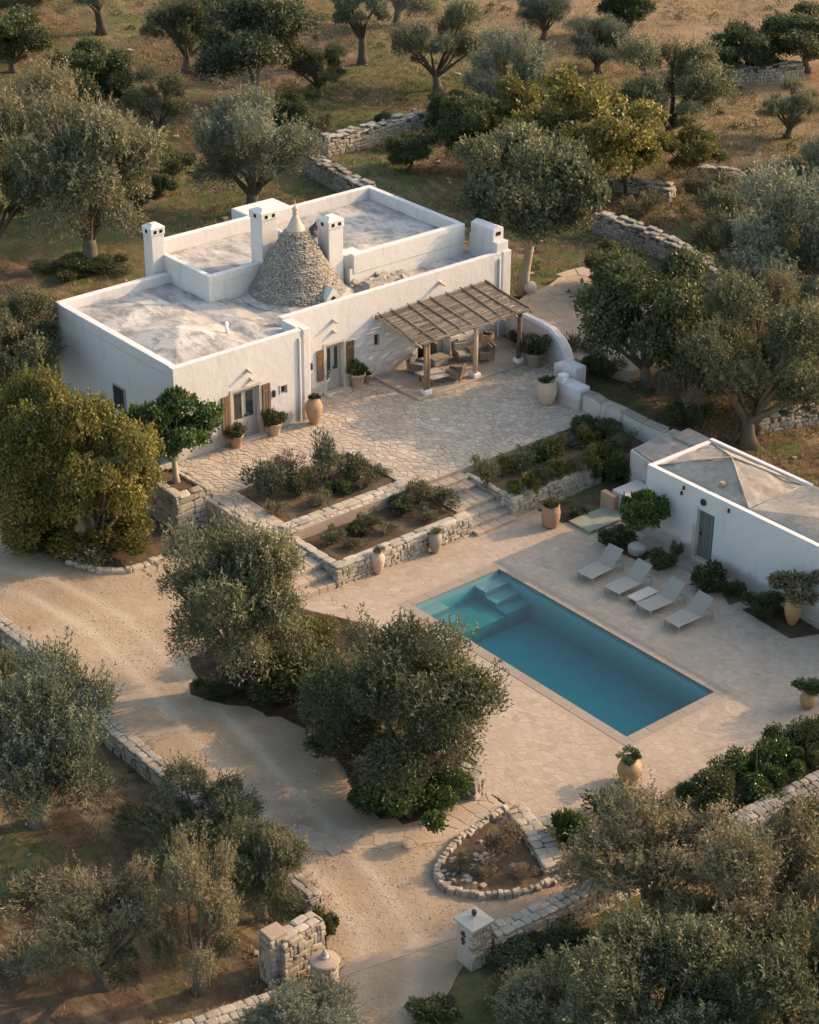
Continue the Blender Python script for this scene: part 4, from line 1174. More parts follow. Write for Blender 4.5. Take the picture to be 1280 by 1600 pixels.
for (a, za), (b_, zb) in zip(ws, ws[1:]):
    v_ = random.uniform(-.03, .03)
    MB().add([(a, 16.2 + v_, .3), (b_ - .01, 16.2 + v_, .3), (b_ - .01, 16.7, .3), (a, 16.7, .3), (a, 16.2 + v_, za), (b_ - .01, 16.2 + v_, zb), (b_ - .01, 16.7, zb), (a, 16.7, za)],
             [(0, 3, 2, 1), (4, 5, 6, 7), (0, 1, 5, 4), (1, 2, 6, 5), (2, 3, 7, 6), (3, 0, 4, 7)], 0).build('wall_section', 'plaster_old', ow, bevel=.04)
    MB().add([(a, 16.17, za), (b_ - .02, 16.17, zb), (b_ - .02, 16.75, zb), (a, 16.75, za), (a + .02, 16.22, za + .07), (b_ - .04, 16.22, zb + .07), (b_ - .04, 16.7, zb + .07), (a + .02, 16.7, za + .07)],
             [(4, 5, 6, 7), (0, 1, 5, 4), (1, 2, 6, 5), (2, 3, 7, 6), (3, 0, 4, 7)], 0).build('wall_cap', 'stone_grey', ow)
dry_wall('retaining_wall', 'pale rubble retaining wall behind the pool holding the lower bed', [(-15.02, -1.45), (-15.02, 5.66)], .98, .5, size=(.26, .15), singles=220, z0=-.1, capw=.7)
dry_wall('retaining_wall', 'low stone wall dividing the two planted beds', [(-18.47, -1.45), (-18.47, 5.4)], .74, .5, size=(.26, .15), singles=150, z0=.45, capw=.6)
dry_wall('retaining_wall', 'rubble retaining wall under the vegetable bed right of the steps', [(-14.98, 8.0), (-14.98, 13.25)], 1.02, .5, size=(.26, .15), singles=180, z0=-.12, capw=.55)
dry_wall('retaining_wall', 'stone edge wall of the courtyard above the driveway', [(-22.6, -2.2), (-18.75, -2.2)], 1.3, .5, size=(.36, .2), singles=90, z0=-.1, capw=.7)
dry_wall('retaining_wall', 'short stone cheek wall beside the side steps', [(-18.15, -1.28), (-15.3, -1.28)], 1.0, .36, size=(.3, .17), singles=30, z0=-.1, capw=.6)
dry_wall('retaining_wall', 'short stone cheek wall of the steps on the vegetable bed side', [(-17.9, 8.08), (-15.25, 8.08)], 1.0, .3, size=(.3, .17), singles=30, z0=-.1, capw=.5)
# planter bastion with the clipped citrus
bas = dry_wall('stone_planter', 'square limestone planter bastion holding the clipped citrus tree', [(-25.2, -2.35), (-22.45, -2.35)], 1.85, .4, size=(.55, .3), singles=40, z0=-.1, cat='planter')
b2 = []
for p0, p1, n in (((-22.4, -3.9), (-22.4, -2.2), (1, 0)), ((-25.2, -3.9), (-22.4, -3.9), (0, -1)), ((-25.2, -3.9), (-25.2, -2.2), (-1, 0))):
    b2 += wall_stones(p0, p1, -.1, -.1, 1.85, 1.85, n, (.6, .32))
    d_ = np.array(p1) - np.array(p0); L_ = np.linalg.norm(d_); d_ = d_ / L_; x = 0
    while x < L_ - .05:
        w = min(random.uniform(.4, .7), L_ - x)
        c = np.array([*(np.array(p0) + d_ * (x + w / 2) - np.array(n) * .12), 1.78]); b2.append((c, np.array([*d_, 0]) * (w / 2 - .01), np.array([0, 0, .07]), np.array([*n, 0]) * .2, np.array([0, 0, 1.])))
        x += w
place_stones(bas, b2, 'stone', 90)
MB().box(-25.05, -22.6, -3.75, -2.4, -.1, 1.66).build('planter_soil', 'soil', bas)
# odds beside the vegetable bed
sl = tag(MB().box(-12.85, -11.55, 9.5, 11.75, -.1, .14).build('stone_slab', 'moss_slab', bevel=.02), 'flat mossy green slab beside the brown clay urn', 'slab')
wb = thing('masonry_bench', 'small white masonry block with a brick coloured end near the store', 'bench', (-12.3, 12.4, 0))
MB().box(-12.7, -11.8, 11.9, 13.4, -.1, .92).build('block', 'plaster', wb, bevel=.04)
MB().box(-13.1, -12.3, 11.62, 11.9, -.1, .78).build('clay_end', 'terracotta', wb, bevel=.03)
# boundary walls
LWP = [G(x, y, 0) for x, y in [(-60, 945), (0, 990), (90, 1060), (180, 1160), (270, 1236), (335, 1290), (395, 1335)]]
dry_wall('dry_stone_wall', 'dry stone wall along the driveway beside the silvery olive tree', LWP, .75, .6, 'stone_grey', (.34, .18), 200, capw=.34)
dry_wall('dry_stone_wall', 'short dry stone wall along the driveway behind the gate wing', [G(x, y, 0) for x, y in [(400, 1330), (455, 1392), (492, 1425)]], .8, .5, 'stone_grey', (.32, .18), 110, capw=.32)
gl = dry_wall('gate_wing', 'tall cream stone gate wing on the left of the entrance', [G(x, y, 0) for x, y in [(436, 1532), (496, 1496)]], 1.75, .55, 'stone', (.30, .20), 130, capw=.5)
p = G(437, 1532, 0)
pl = MB().box(p[0] - .5, p[0] + .1, p[1] - .34, p[1] + .3, -.1, 1.78).build('pillar', 'mortar', gl, bevel=.04)
place_stones(pl, wall_stones((p[0] - .48, p[1] - .34), (p[0] + .08, p[1] - .34), 0, 0, 1.7, 1.7, (0, -1), (.26, .17)) + wall_stones((p[0] + .1, p[1] - .32), (p[0] + .1, p[1] + .28), 0, 0, 1.7, 1.7, (1, 0), (.26, .17)), 'stone', 60)
dr = G(508, 1545, 0)
drum = thing('gate_drum', 'round stone gate drum with a white cap and finial', 'pillar', dr)
stones = []
z = 0
while z < 1.05:
    h_ = random.uniform(.14, .2); t = random.random()
    t1 = t + 6.283
    while t < t1 - .05:
        w = min(random.uniform(.18, .34), (t1 - t) * .36)
        tm = t + w / .36 / 2; rad = np.array([math.cos(tm), math.sin(tm), 0]); tan = np.array([-math.sin(tm), math.cos(tm), 0])
        stones.append((np.array([dr[0], dr[1], z + h_ / 2 - .05]) + rad * .33, tan * (w / 2), rad * .08, np.array([0, 0, h_ / 2 - .004]), rad)); t += w / .36
    z += h_
MB().lathe([(.33, -.1), (.33, 1.04)], (dr[0], dr[1], 0), 16).build('core', 'earthcore', drum)
place_stones(drum, stones, 'stone', 60)
MB().lathe([(.44, 1.03), (.46, 1.08), (.43, 1.13), (.2, 1.2)], (dr[0], dr[1], 0), 22).build('cap', 'mortar', drum, smooth=False)
MB().lathe([(.12, 1.19), (.15, 1.24), (.08, 1.3), (.1, 1.34), (.03, 1.48), (.0, 1.5)], (dr[0], dr[1], 0), 12).build('finial', 'metal_grey', drum)
dry_wall('dry_stone_wall', 'low curving dry stone wall with flat caps at the bottom of the photo', [G(x, y, 0) for x, y in [(512, 1568), (440, 1580), (370, 1605), (290, 1632), (180, 1668)]], .75, .6, 'stone', (.3, .17), 220, capw=.34)
gp = G(739, 1500, 0)
GP = thing('gate_pillar', 'square whitewashed gate pillar with a dark iron knob on its cap', 'pillar', gp)
MB().box(gp[0] - .36, gp[0] + .36, gp[1] - .36, gp[1] + .36, -.1, 1.5).build('shaft', 'plaster_cream', GP, bevel=.04)
place_stones(GP, wall_stones((gp[0] + .36, gp[1] - .34), (gp[0] + .36, gp[1] + .34), 0, 0, 1.42, 1.42, (1, 0), (.24, .16)), 'stone', 40)
MB().add([(gp[0] - .44, gp[1] - .44, 1.5), (gp[0] + .44, gp[1] - .44, 1.5), (gp[0] + .44, gp[1] + .44, 1.5), (gp[0] - .44, gp[1] + .44, 1.5), (gp[0] - .44, gp[1] - .44, 1.58), (gp[0] + .44, gp[1] - .44, 1.58), (gp[0] + .44, gp[1] + .44, 1.58), (gp[0] - .44, gp[1] + .44, 1.58), (gp[0], gp[1], 1.72)],
         [(0, 3, 2, 1), (0, 1, 5, 4), (1, 2, 6, 5), (2, 3, 7, 6), (3, 0, 4, 7), (4, 5, 8), (5, 6, 8), (6, 7, 8), (7, 4, 8)], 0).build('cap', 'plaster_cream', GP)
MB().lathe([(.05, 1.68), (.05, 1.76), (.09, 1.8), (.08, 1.88), (.02, 1.92)], (gp[0], gp[1], 0), 12).build('knob', 'metal_dark', GP)
for zz, w in ((1.22, .07), (1.12, .1), (1.0, .06), (.9, .09), (.8, .05)):     # wrought iron ornament on the face towards the gate
    MB().box(gp[0] - .05 - w, gp[0] - .05 + w, gp[1] - .385, gp[1] - .361, zz - .03, zz + .03).build('iron_ornament', 'metal_dark', GP)
dry_wall('dry_stone_wall', 'long dry stone boundary wall with flat caps right of the gate pillar', [G(x, y, 0) for x, y in [(768, 1490), (900, 1428), (1005, 1378), (1110, 1330)]], .95, .62, 'stone', (.3, .17), 300, capw=.34)
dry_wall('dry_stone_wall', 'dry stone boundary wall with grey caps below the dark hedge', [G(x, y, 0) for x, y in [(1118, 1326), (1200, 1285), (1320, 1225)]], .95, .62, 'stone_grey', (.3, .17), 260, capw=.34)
th = [tuple(G(x, y, 0)[:2]) for x, y in [(530, 1514), (715, 1452), (719, 1464), (531, 1528)]]
tag(MB().prism(th, -.2, .012).build('gate_threshold', 'mortar'), 'pale concrete threshold across the entrance between the gate posts', 'threshold')
# boat shaped bed inside the gate
rb_px = [(800, 1262), (760, 1285), (715, 1318), (688, 1348), (682, 1372), (700, 1394), (745, 1404), (800, 1400), (850, 1386), (884, 1370), (862, 1330), (835, 1295)]
rbp = [G(x, y, 0)[:2] for x, y in rb_px]
soil_bed('round_bed', rbp, .06, .03, .2)
kb = thing('bed_kerb', 'rough stone kerb around the round bed inside the gate', 'kerb', (*rbp[4], 0))
stones = []
for a, b_ in zip(rbp[:9], rbp[1:10]):
    L_ = np.linalg.norm(b_ - a); d_ = (b_ - a) / L_; x = 0
    while x < L_ - .02:
        w = min(random.uniform(.13, .30), L_ - x + .02)
        c = np.array([*(a + d_ * (x + w / 2) + np.array([-d_[1], d_[0]]) * random.uniform(-.05, .05)), .05 + random.uniform(-.03, .04)])
        stones.append((c, np.array([*d_, 0]) * (w / 2), np.array([-d_[1], d_[0], 0]) * random.uniform(.09, .14), np.array([0, 0, random.uniform(.12, .17)]), np.array([0, 0, 1.]))); x += w
place_stones(kb, stones, 'stone', 100, 'kerb_stone')
rub = [(np.array([*(rbp[4] + (np.mean(rbp, 0) - rbp[4]) * random.uniform(.15, .9) + rng.normal(size=2) * .45), .12]), np.array([random.uniform(.05, .13), 0, 0.02]), np.array([0, random.uniform(.05, .12), 0]), np.array([0, 0, random.uniform(.04, .08)]), np.array([0, 0, 1.])) for _ in range(60)]
place_stones(kb, [q_ for q_ in rub if in_poly(q_[0][0], q_[0][1], rbp)], 'stone', 20, 'bed_stone')
dry_wall('dry_stone_wall', 'thick stubby stone wall closing the round bed', [G(x, y, 0) for x, y in [(806, 1278), (840, 1320), (868, 1368)]], [.5, .55, .5], .75, 'stone', (.3, .17), 90, capw=.3)
dry_wall('stone_pier', 'squat stone block pier under the big olive tree by the pool deck', [G(724, 1246, 0), G(738, 1230, 0)], 1.0, .8, 'stone_grey', (.3, .2), 50, capw=.4, cat='pier')
ek = thing('bed_kerb', 'rough stone edging of the bed under the golden green tree', 'kerb', (*G(215, 892, 0)[:2], 0))
stones = []
ep = [G(x, y, 0)[:2] for x, y in [(105, 880), (160, 895), (205, 893), (245, 877), (275, 862), (330, 842)]]
for a, b_ in zip(ep, ep[1:]):
    L_ = np.linalg.norm(b_ - a); d_ = (b_ - a) / L_; x = 0
    while x < L_ - .02:
        w = min(random.uniform(.3, .6), L_ - x + .02)
        stones.append((np.array([*(a + d_ * (x + w / 2)), .06 + random.uniform(-.02, .04)]), np.array([*d_, 0]) * (w / 2), np.array([-d_[1], d_[0], 0]) * random.uniform(.1, .16), np.array([0, 0, random.uniform(.1, .15)]), np.array([0, 0, 1.]))); x += w
place_stones(ek, stones, 'stone', 40, 'kerb_stone')
# field walls beyond the house
def field_wall(label, px_, h, n, m='stone', size=(.34, .2), rag=.45):
    dry_wall('field_wall', label, [G(x, y) for x, y in px_], h, .8, m, size, n, cap=False, ragged=rag, capw=.5)
field_wall('sunlit rubble field wall in the grove behind the farmhouse', [(507, 243), (540, 235), (590, 222), (660, 203)], 1.35, 220)
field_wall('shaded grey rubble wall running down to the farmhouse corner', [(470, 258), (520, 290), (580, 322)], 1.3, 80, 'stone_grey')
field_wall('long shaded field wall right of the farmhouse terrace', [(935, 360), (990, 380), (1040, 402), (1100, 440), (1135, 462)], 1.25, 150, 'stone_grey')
field_wall('grey rubble wall across the far field at the right edge', [(1130, 130), (1190, 128), (1250, 122)], 1.3, 60, 'stone_grey')
field_wall('low pale wall beside the grass behind the pool house', [(1180, 672), (1230, 662), (1310, 650)], .8, 70, 'stone_grey')
field_wall('tumbled stone heap under the small yellow green tree', [(1085, 272), (1125, 276), (1158, 286)], .7, 30, 'stone_grey')
field_wall('broken stone wall in the scrub behind the pale trunked tree', [(950, 295), (1000, 300), (1050, 312)], .9, 40, 'stone')

# ================================================================== FURNITURE
def lounger(u, label):
    o = thing('sun_lounger', label, 'sun lounger', (u, 7.5, 0), 'sun loungers beside the pool')
    o.rotation_euler = (0, 0, R(random.uniform(-4, 4)))
    y0, yh, y1, w = 6.52, 7.75, 8.45, .36
    sl = MB()
    sl.add([(u - w, y0, .34), (u + w, y0, .34), (u + w, yh, .36), (u - w, yh, .36), (u - w, y0, .32), (u + w, y0, .32), (u + w, yh, .34), (u - w, yh, .34)], [(0, 1, 2, 3), (7, 6, 5, 4), (0, 4, 5, 1), (1, 5, 6, 2), (2, 6, 7, 3), (3, 7, 4, 0)], 0)
    sl.build('seat', 'sling', o)
    y2, z2 = yh + .62, .95
    MB().add([(u - w, yh + .01, .37), (u + w, yh + .01, .37), (u + w, y2, z2), (u - w, y2, z2), (u - w, yh + .03, .35), (u + w, yh + .03, .35), (u + w, y2 + .02, z2 - .015), (u - w, y2 + .02, z2 - .015)],
             [(0, 1, 2, 3), (7, 6, 5, 4), (0, 4, 5, 1), (1, 5, 6, 2), (2, 6, 7, 3), (3, 7, 4, 0)], 0).build('backrest', 'sling', o)
    fr = MB()
    for s in (-1, 1):
        fr.box(u + s * (w + .02) - .02, u + s * (w + .02) + .02, y0 - .02, y1, .315, .355)
        fr.tube([(u + s * (w + .02), yh, .36), (u + s * (w + .02), y2, z2)], .016, 6)
    fr.box(u - w, u + w, y0 - .025, y0 + .01, .317, .353).box(u - w, u + w, y1 - .03, y1, .317, .353)
    fr.tube([(u - w, y2, z2), (u + w, y2, z2)], .016, 6)
    fr.build('frame', 'metal_grey', o)
    for s in (-1, 1):
        for yy in (y0 + .05, y1 - .04):
            MB().box(u + s * (w + .02) - .018, u + s * (w + .02) + .018, yy - .018, yy + .018, 0, .316).build('leg', 'metal_grey', o)
    MB().tube([(u - w, y2 - .2, z2 - .28), (u - w, y2 + .05, .34)], .012, 5).tube([(u + w, y2 - .2, z2 - .28), (u + w, y2 + .05, .34)], .012, 5).build('back_strut', 'metal_grey', o)
for u, lb in ((-8.88, 'sand mesh sun lounger nearest the citrus tree'), (-7.3, 'sand mesh sun lounger second from the citrus tree'), (-5.5, 'sand mesh sun lounger just right of the low white table'), (-4.02, 'sand mesh sun lounger farthest from the citrus tree')):
    lounger(u, lb)
stb = thing('low_table', 'low white slab table between the second and third sun loungers', 'table', (-6.4, 7.4, 0))
MB().box(-6.68, -6.12, 6.75, 8.0, .2, .26).build('table_top', 'cushion', stb, bevel=.015)
for a in (-6.6, -6.2):
    for c in (6.85, 7.9):
        MB().box(a - .025, a + .025, c - .025, c + .025, 0, .2).build('leg', 'metal_grey', stb)
PZ = ZC + .105
def armchair(u, v, rz, label, m='cushion', w=.75):
    o = thing('armchair', label, 'armchair', (u, v, PZ)); o.rotation_euler = (0, 0, rz)
    def part(mb, n, m_): 
        p_ = mb.build(n, m_, None, bevel=.03); p_.parent = o; return p_
    part(MB().box(-w / 2, w / 2, -.4, .4, .16, .30), 'seat_frame', 'wicker')
    part(MB().box(-w / 2 + .08, w / 2 - .08, -.3, .4, .30, .44), 'seat_cushion', m)
    part(MB().add([(-w / 2, -.4, .3), (w / 2, -.4, .3), (w / 2, -.26, .3), (-w / 2, -.26, .3), (-w / 2, -.5, .82), (w / 2, -.5, .82), (w / 2, -.4, .84), (-w / 2, -.4, .84)], [(0, 3, 2, 1), (4, 5, 6, 7), (0, 1, 5, 4), (1, 2, 6, 5), (2, 3, 7, 6), (3, 0, 4, 7)], 0), 'backrest', 'wicker')
    part(MB().box(-w / 2 + .08, w / 2 - .08, -.31, -.2, .44, .8), 'back_cushion', m)
    for s in (-1, 1):
        part(MB().box(s * (w / 2 - .04) - .04, s * (w / 2 - .04) + .04, -.3, .38, .3, .56), 'arm', 'wicker')
        for yy in (-.34, .34):
            part(MB().box(s * (w / 2 - .06) - .03, s * (w / 2 - .06) + .03, yy - .03, yy + .03, 0, .16), 'leg', 'wood_dark')
armchair(-26.9, 12.9, R(-60), 'cushioned wicker armchair left of the doorway under the pergola')
armchair(-26.7, 15.55, R(-110), 'cushioned wicker armchair right of the doorway under the pergola')
armchair(-26.0, 16.4, R(160), 'wicker armchair farthest right under the pergola', 'wicker')
armchair(-25.15, 13.75, R(120), 'dark wicker chair next to the stone topped table', 'wicker', .62)
tb = thing('low_table', 'grey stone topped low table under the pergola', 'table', (-25.6, 12.75, PZ))
MB().prism([(-26.25, 12.15), (-25.1, 12.3), (-24.95, 13.25), (-26.1, 13.35)], PZ + .38, PZ + .45).build('table_top', 'rock', tb, bevel=.02)
for a, c in ((-26.05, 12.35), (-25.25, 12.45), (-25.15, 13.1), (-26.0, 13.15)):
    MB().box(a - .04, a + .04, c - .04, c + .04, PZ, PZ + .379).build('leg', 'wood_dark', tb)
bn = thing('stone_bench', 'squat grey stone seat in front of the dark doorway', 'bench', (-27.1, 14.2, PZ))
MB().box(-27.3, -26.75, 13.85, 14.7, PZ + .0, PZ + .36).build('block', 'rock', bn, bevel=.06)
MB().box(-27.34, -26.71, 13.8, 14.75, PZ + .36, PZ + .44).build('seat', 'stone_grey', bn, bevel=.03)
ov = thing('outdoor_oven', 'small white plastered hearth against the wall under the pergola', 'oven', (-27.5, 15.6, PZ))
MB().box(-27.88, -27.35, 15.3, 16.0, PZ, PZ + 1.0).build('oven_body', 'plaster', ov, bevel=.06)
MB().box(-27.36, -27.33, 15.45, 15.85, PZ + .45, PZ + .8).build('oven_mouth', 'dark_in', ov)

# ================================================================== VEGETATION
def leaf_mesh(name, P, D, L, W, var, m, g, O=None):
    """diamond leaves: base points P, directions D, lengths L, widths W"""
    n = len(P)
    ref = g.normal(size=(n, 3)) if O is None else unit(O) * 1.2 + g.normal(size=(n, 3)) * .55
    A = np.cross(D, ref); A /= np.linalg.norm(A, axis=1, keepdims=True) + 1e-9
    N = np.cross(A, D)
    mid = P + D * (L * .5)[:, None] + N * (L * .10)[:, None]
    V = np.stack([P, mid + A * W[:, None], P + D * L[:, None], mid - A * W[:, None]], 1).reshape(-1, 3)
    Fc = np.arange(4 * n).reshape(n, 4)
    return np_mesh(name, V, Fc, var, m)
def unit(v):
    return v / (np.linalg.norm(v, axis=-1, keepdims=True) + 1e-9)
def crown_points(g, n_leaf, n_lobe, f, lobe_r, shoots, shoot_len, flat=.0, center_gap=.0):
    """leaf positions inside a unit tree: height 1, crown radius .5, crown bottom at f"""
    cz, c = (1 + f) / 2, (1 - f) / 2
    lob = []
    while len(lob) < n_lobe:
        d = unit(g.normal(size=3)); 
        if d[2] < -.75: continue
        rr = g.uniform(.3, .92) ** .8
        lob.append([d[0] * rr * .5, d[1] * rr * .5, d[2] * rr * c, g.uniform(*lobe_r), g.uniform(0, 1)])
    lob = np.array(lob)
    w = lob[:, 3] ** 2; k = g.choice(n_lobe, n_leaf, p=w / w.sum())
    d = unit(g.normal(size=(n_leaf, 3))); r = g.uniform(.25, 1, n_leaf) ** .42
    d[:, 2] = np.where(d[:, 2] < -.35, -d[:, 2] * .6, d[:, 2])
    rad = lob[k, 3] * (1 + .22 * np.sin(d[:, 0] * 7 + k) * np.cos(d[:, 1] * 6 + 2 * k))
    off = d * (r * rad)[:, None]; off[:, 2] *= c / .5 * .95
    P = lob[k, :3] + off
    P += g.normal(size=P.shape) * .008
    ok = (P[:, 2] > -c * 1.02) & ((P[:, 0] ** 2 + P[:, 1] ** 2) < .34)
    P, d, k, r = P[ok], d[ok], k[ok], r[ok]
    P[:, 2] = np.minimum(P[:, 2], c * 1.04)
    out_dir = unit(P / np.array([.5, .5, c]))
    D = unit(d * .35 + out_dir * .25 + g.normal(size=P.shape) * .75 + np.array([0, 0, .2]))
    O = unit(d * .8 + out_dir * .5)
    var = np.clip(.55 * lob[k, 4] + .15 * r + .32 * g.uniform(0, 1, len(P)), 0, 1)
    # upright shoots
    if shoots:
        SP, SD, SV, SO = [], [], [], []
        idx = g.choice(len(P), shoots)
        for i in idx:
            if P[i, 2] < -.1 * c: continue
            base = P[i]; dirn = unit(out_dir[i] * .8 + np.array([0, 0, 1.0]) + g.normal(size=3) * .25); sl = shoot_len * g.uniform(.5, 1.2)
            nn = 13
            t = g.uniform(.1, 1, nn)
            SO.append(np.tile(out_dir[i] + np.array([0, 0, .3]), (nn, 1))); SP.append(base + dirn * (t * sl)[:, None]); SD.append(unit(dirn * .7 + g.normal(size=(nn, 3)) * .6)); SV.append(np.clip(.55 + .45 * g.uniform(0, 1, nn), 0, 1))
        P = np.concatenate([P] + SP); D = np.concatenate([D] + SD); var = np.concatenate([var] + SV); O = np.concatenate([O] + SO)
    P = P + np.array([0, 0, cz])
    return P, D, var, lob[:, :3] + np.array([0, 0, cz]), O
def tree_template(seed, kind, n_leaf, leaf_l, leaf_w, f=.16, n_lobe=26, lobe_r=(.13, .23), shoots=220, shoot_len=.11, trunk_r=.045, m='olive', bark='bark', stems=1):
    g = np.random.default_rng(seed)
    P, D, var, lobes, O = crown_points(g, n_leaf, n_lobe, f, lobe_r, shoots, shoot_len)
    L = leaf_l * g.uniform(.6, 1.3, len(P)); W = leaf_w * g.uniform(.6, 1.2, len(P))
    crown = leaf_mesh('crown', P, D, L, W, var, m, g, O)
    rr = random.Random(seed)
    mb = MB(); br = MB()
    fork = max(f * .9, .10) + .06
    for s in range(stems):
        ox, oy = (0, 0) if stems == 1 else (rr.uniform(-.1, .1), rr.uniform(-.1, .1))
        bend = (rr.uniform(-.04, .04), rr.uniform(-.04, .04))
        pts = [(ox * .6, oy * .6, -.03), (ox * .7 + bend[0] * .5, oy * .7 + bend[1] * .5, fork * .35), (ox + bend[0], oy + bend[1], fork * .75), (ox + bend[0] * 1.3, oy + bend[1] * 1.3, fork)]
        q = trunk_r / math.sqrt(stems)
        mb.tube(pts, [q * 1.7, q * 1.05, q * .92, q * .85], 9)
        top = np.array(pts[-1])
        pickd = sorted(range(len(lobes)), key=lambda i: rr.random())[:9]
        for i in pickd:
            e = lobes[i]; m1 = top * .55 + e * .45 + np.array([rr.uniform(-.04, .04), rr.uniform(-.04, .04), -.02 + rr.uniform(0, .04)])
            br.tube([top - np.array([0, 0, .03]), m1, e], [q * .55, q * .34, q * .12], 6, caps=False)
            for _ in range(2):
                e2 = e + np.array([rr.uniform(-.12, .12), rr.uniform(-.12, .12), rr.uniform(-.02, .12)])
                br.tube([m1 * .4 + e * .6, e2], [q * .2, q * .06], 5, caps=False)
    def me_of(mb_, n):
        me = bpy.data.meshes.new(n); me.from_pydata(mb_.v, [], mb_.f); me.materials.append(M[bark])
        me.polygons.foreach_set('use_smooth', [True] * len(me.polygons)); return me
    return {'crown': crown, 'trunk': me_of(mb, 'trunk'), 'branches': me_of(br, 'branches'), 'f': f, 'bark': bark}
TT = {
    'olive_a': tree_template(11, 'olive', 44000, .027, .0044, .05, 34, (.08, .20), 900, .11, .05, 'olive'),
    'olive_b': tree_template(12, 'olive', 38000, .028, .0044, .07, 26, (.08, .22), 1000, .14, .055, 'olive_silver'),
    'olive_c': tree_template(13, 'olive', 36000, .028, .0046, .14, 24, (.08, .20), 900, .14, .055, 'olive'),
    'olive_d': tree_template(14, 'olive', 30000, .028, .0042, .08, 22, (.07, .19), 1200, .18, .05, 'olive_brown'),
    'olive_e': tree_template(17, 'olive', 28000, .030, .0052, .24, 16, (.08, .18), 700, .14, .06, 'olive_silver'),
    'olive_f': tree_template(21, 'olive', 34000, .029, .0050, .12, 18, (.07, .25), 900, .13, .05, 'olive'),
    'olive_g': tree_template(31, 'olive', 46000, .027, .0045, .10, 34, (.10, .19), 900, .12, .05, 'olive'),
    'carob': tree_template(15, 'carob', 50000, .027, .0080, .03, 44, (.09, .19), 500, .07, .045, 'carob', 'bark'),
    'carob_open': tree_template(18, 'carob', 20000, .032, .0095, .14, 26, (.08, .17), 220, .09, .03, 'carob', 'bark', 3),
    'dense': tree_template(19, 'dense', 46000, .030, .0080, .12, 40, (.10, .2), 300, .07, .045, 'olive', 'bark_pale'),
    'citrus': tree_template(16, 'citrus', 16000, .055, .0145, .30, 34, (.12, .19), 90, .06, .035, 'citrus', 'bark_pale'),
    'dense_hi': tree_template(22, 'dense', 46000, .030, .0080, .27, 38, (.10, .2), 300, .07, .032, 'olive', 'bark_pale'),
    'dark': tree_template(20, 'dark', 34000, .034, .0095, .10, 32, (.09, .21), 220, .08, .045, 'dark_leaf', 'bark'),
}
def tree(kind, base, width, top_px, label, x_px=None, name='olive_tree', group=None, cat='tree', squash=1.0, base_z=None, rot=None):
    """base: pixel of the trunk foot; width: crown width in pixels; top_px: pixel row of the crown's top"""
    t = TT[kind]
    b_ = G(base[0], base[1], base_z)
    k = pxm(b_)
    r = width / 2 / k
    need = (base[1] - top_px) / k
    cp, sp = math.cos(PITCH), math.sin(PITCH)
    lo, hi = .5, 16.0
    for _ in range(40):
        H = (lo + hi) / 2; f = t['f']
        up = H * (1 + f) / 2 * cp + math.sqrt((H * (1 - f) / 2 * cp) ** 2 + (r * sp) ** 2)
        if up > need: hi = H
        else: lo = H
    H = max(H, r * .8)
    return place_tree(t, b_, r, H, label, name, group, cat, rot)
def place_tree(t, b_, r, H, label, name='olive_tree', group=None, cat='tree', rot=None):
    o = thing(name, label, cat, b_, group)
    o.rotation_euler = (0, 0, random.uniform(0, 6.28) if rot is None else rot)
    o.scale = (r / .5, r / .5, H)
    for n in ('trunk', 'branches', 'crown'):
        c = bpy.data.objects.new(n, t[n]); COL.objects.link(c); c.parent = o
    return o
GRP = 'trees in the olive grove'
# around the drive
tree('olive_a', (372, 1072), 236, 814, 'large rounded green olive tree at the bend of the driveway', rot=1.0)
tree('olive_g', (640, 1238), 285, 955, 'big spreading olive tree beside the pool with exposed limbs', rot=2.2)
tree('carob', (155, 866), 195, 618, 'golden green tree in the stone edged bed, forward of its twin', name='carob_tree', rot=.4)
tree('carob', (62, 852), 190, 598, 'golden green tree at the left edge, behind its twin', name='carob_tree', rot=2.9)
place_tree(TT['citrus'], np.array([-23.85, -3.0, 1.62]), 1.72, 4.0, 'round clipped citrus tree with glossy leaves on the stone planter', 'citrus_tree')
tree('olive_f', (28, 640), 170, 478, 'olive tree at the left edge beside the farmhouse wall')
# grove behind, left
tree('olive_a', (142, 412), 235, 172, 'broad olive tree standing in a dark round bed left of the farmhouse', rot=.3)
tree('olive_d', (62, 340), 225, 132, 'tall sunlit olive tree at the left edge behind the broad olive')
tree('olive_f', (-10, 410), 150, 195, 'olive tree cut off by the left edge near the farmhouse track')
tree('dense', (398, 160), 180, -6, 'dense twin topped olive tree near the top of the grove', rot=1.2)
tree('olive_c', (291, 112), 125, -16, 'olive tree with a clear trunk left of the dense twin topped one')
tree('olive_b', (395, 328), 185, 162, 'silvery olive tree right behind the farmhouse roof', rot=4.0)
tree('olive_e', (567, 100), 112, -35, 'slim olive tree with a thin bare trunk near the top edge')
tree('olive_f', (685, 140), 124, 12, 'small tidy olive tree standing alone above the sunlit field wall', rot=.8)
tree('dark', (150, 186), 130, 70, 'dark shaded tree in the upper left of the grove')
tree('olive_e', (160, 52), 120, -70, 'olive tree at the top edge with only its trunk and skirts showing')
tree('dark', (20, 112), 130, 10, 'dark tree at the upper left corner')
tree('olive_c', (40, 40), 130, -60, 'olive tree crowding the top edge left of the bare trunk')
tree('olive_f', (470, 12), 130, -90, 'olive tree mostly above the top edge behind the dense one')
tree('dark', (738, 272), 112, 152, 'dark bushy tree right of the sunlit field wall')
tree('dark', (700, 218), 80, 140, 'small dark tree at the end of the sunlit field wall')
tree('olive_b', (798, 190), 140, 62, 'pale olive tree above the yellow green fig')
tree('olive_f', (250, 215), 95, 120, 'small olive tree between the silvery olive and the dark shaded tree')
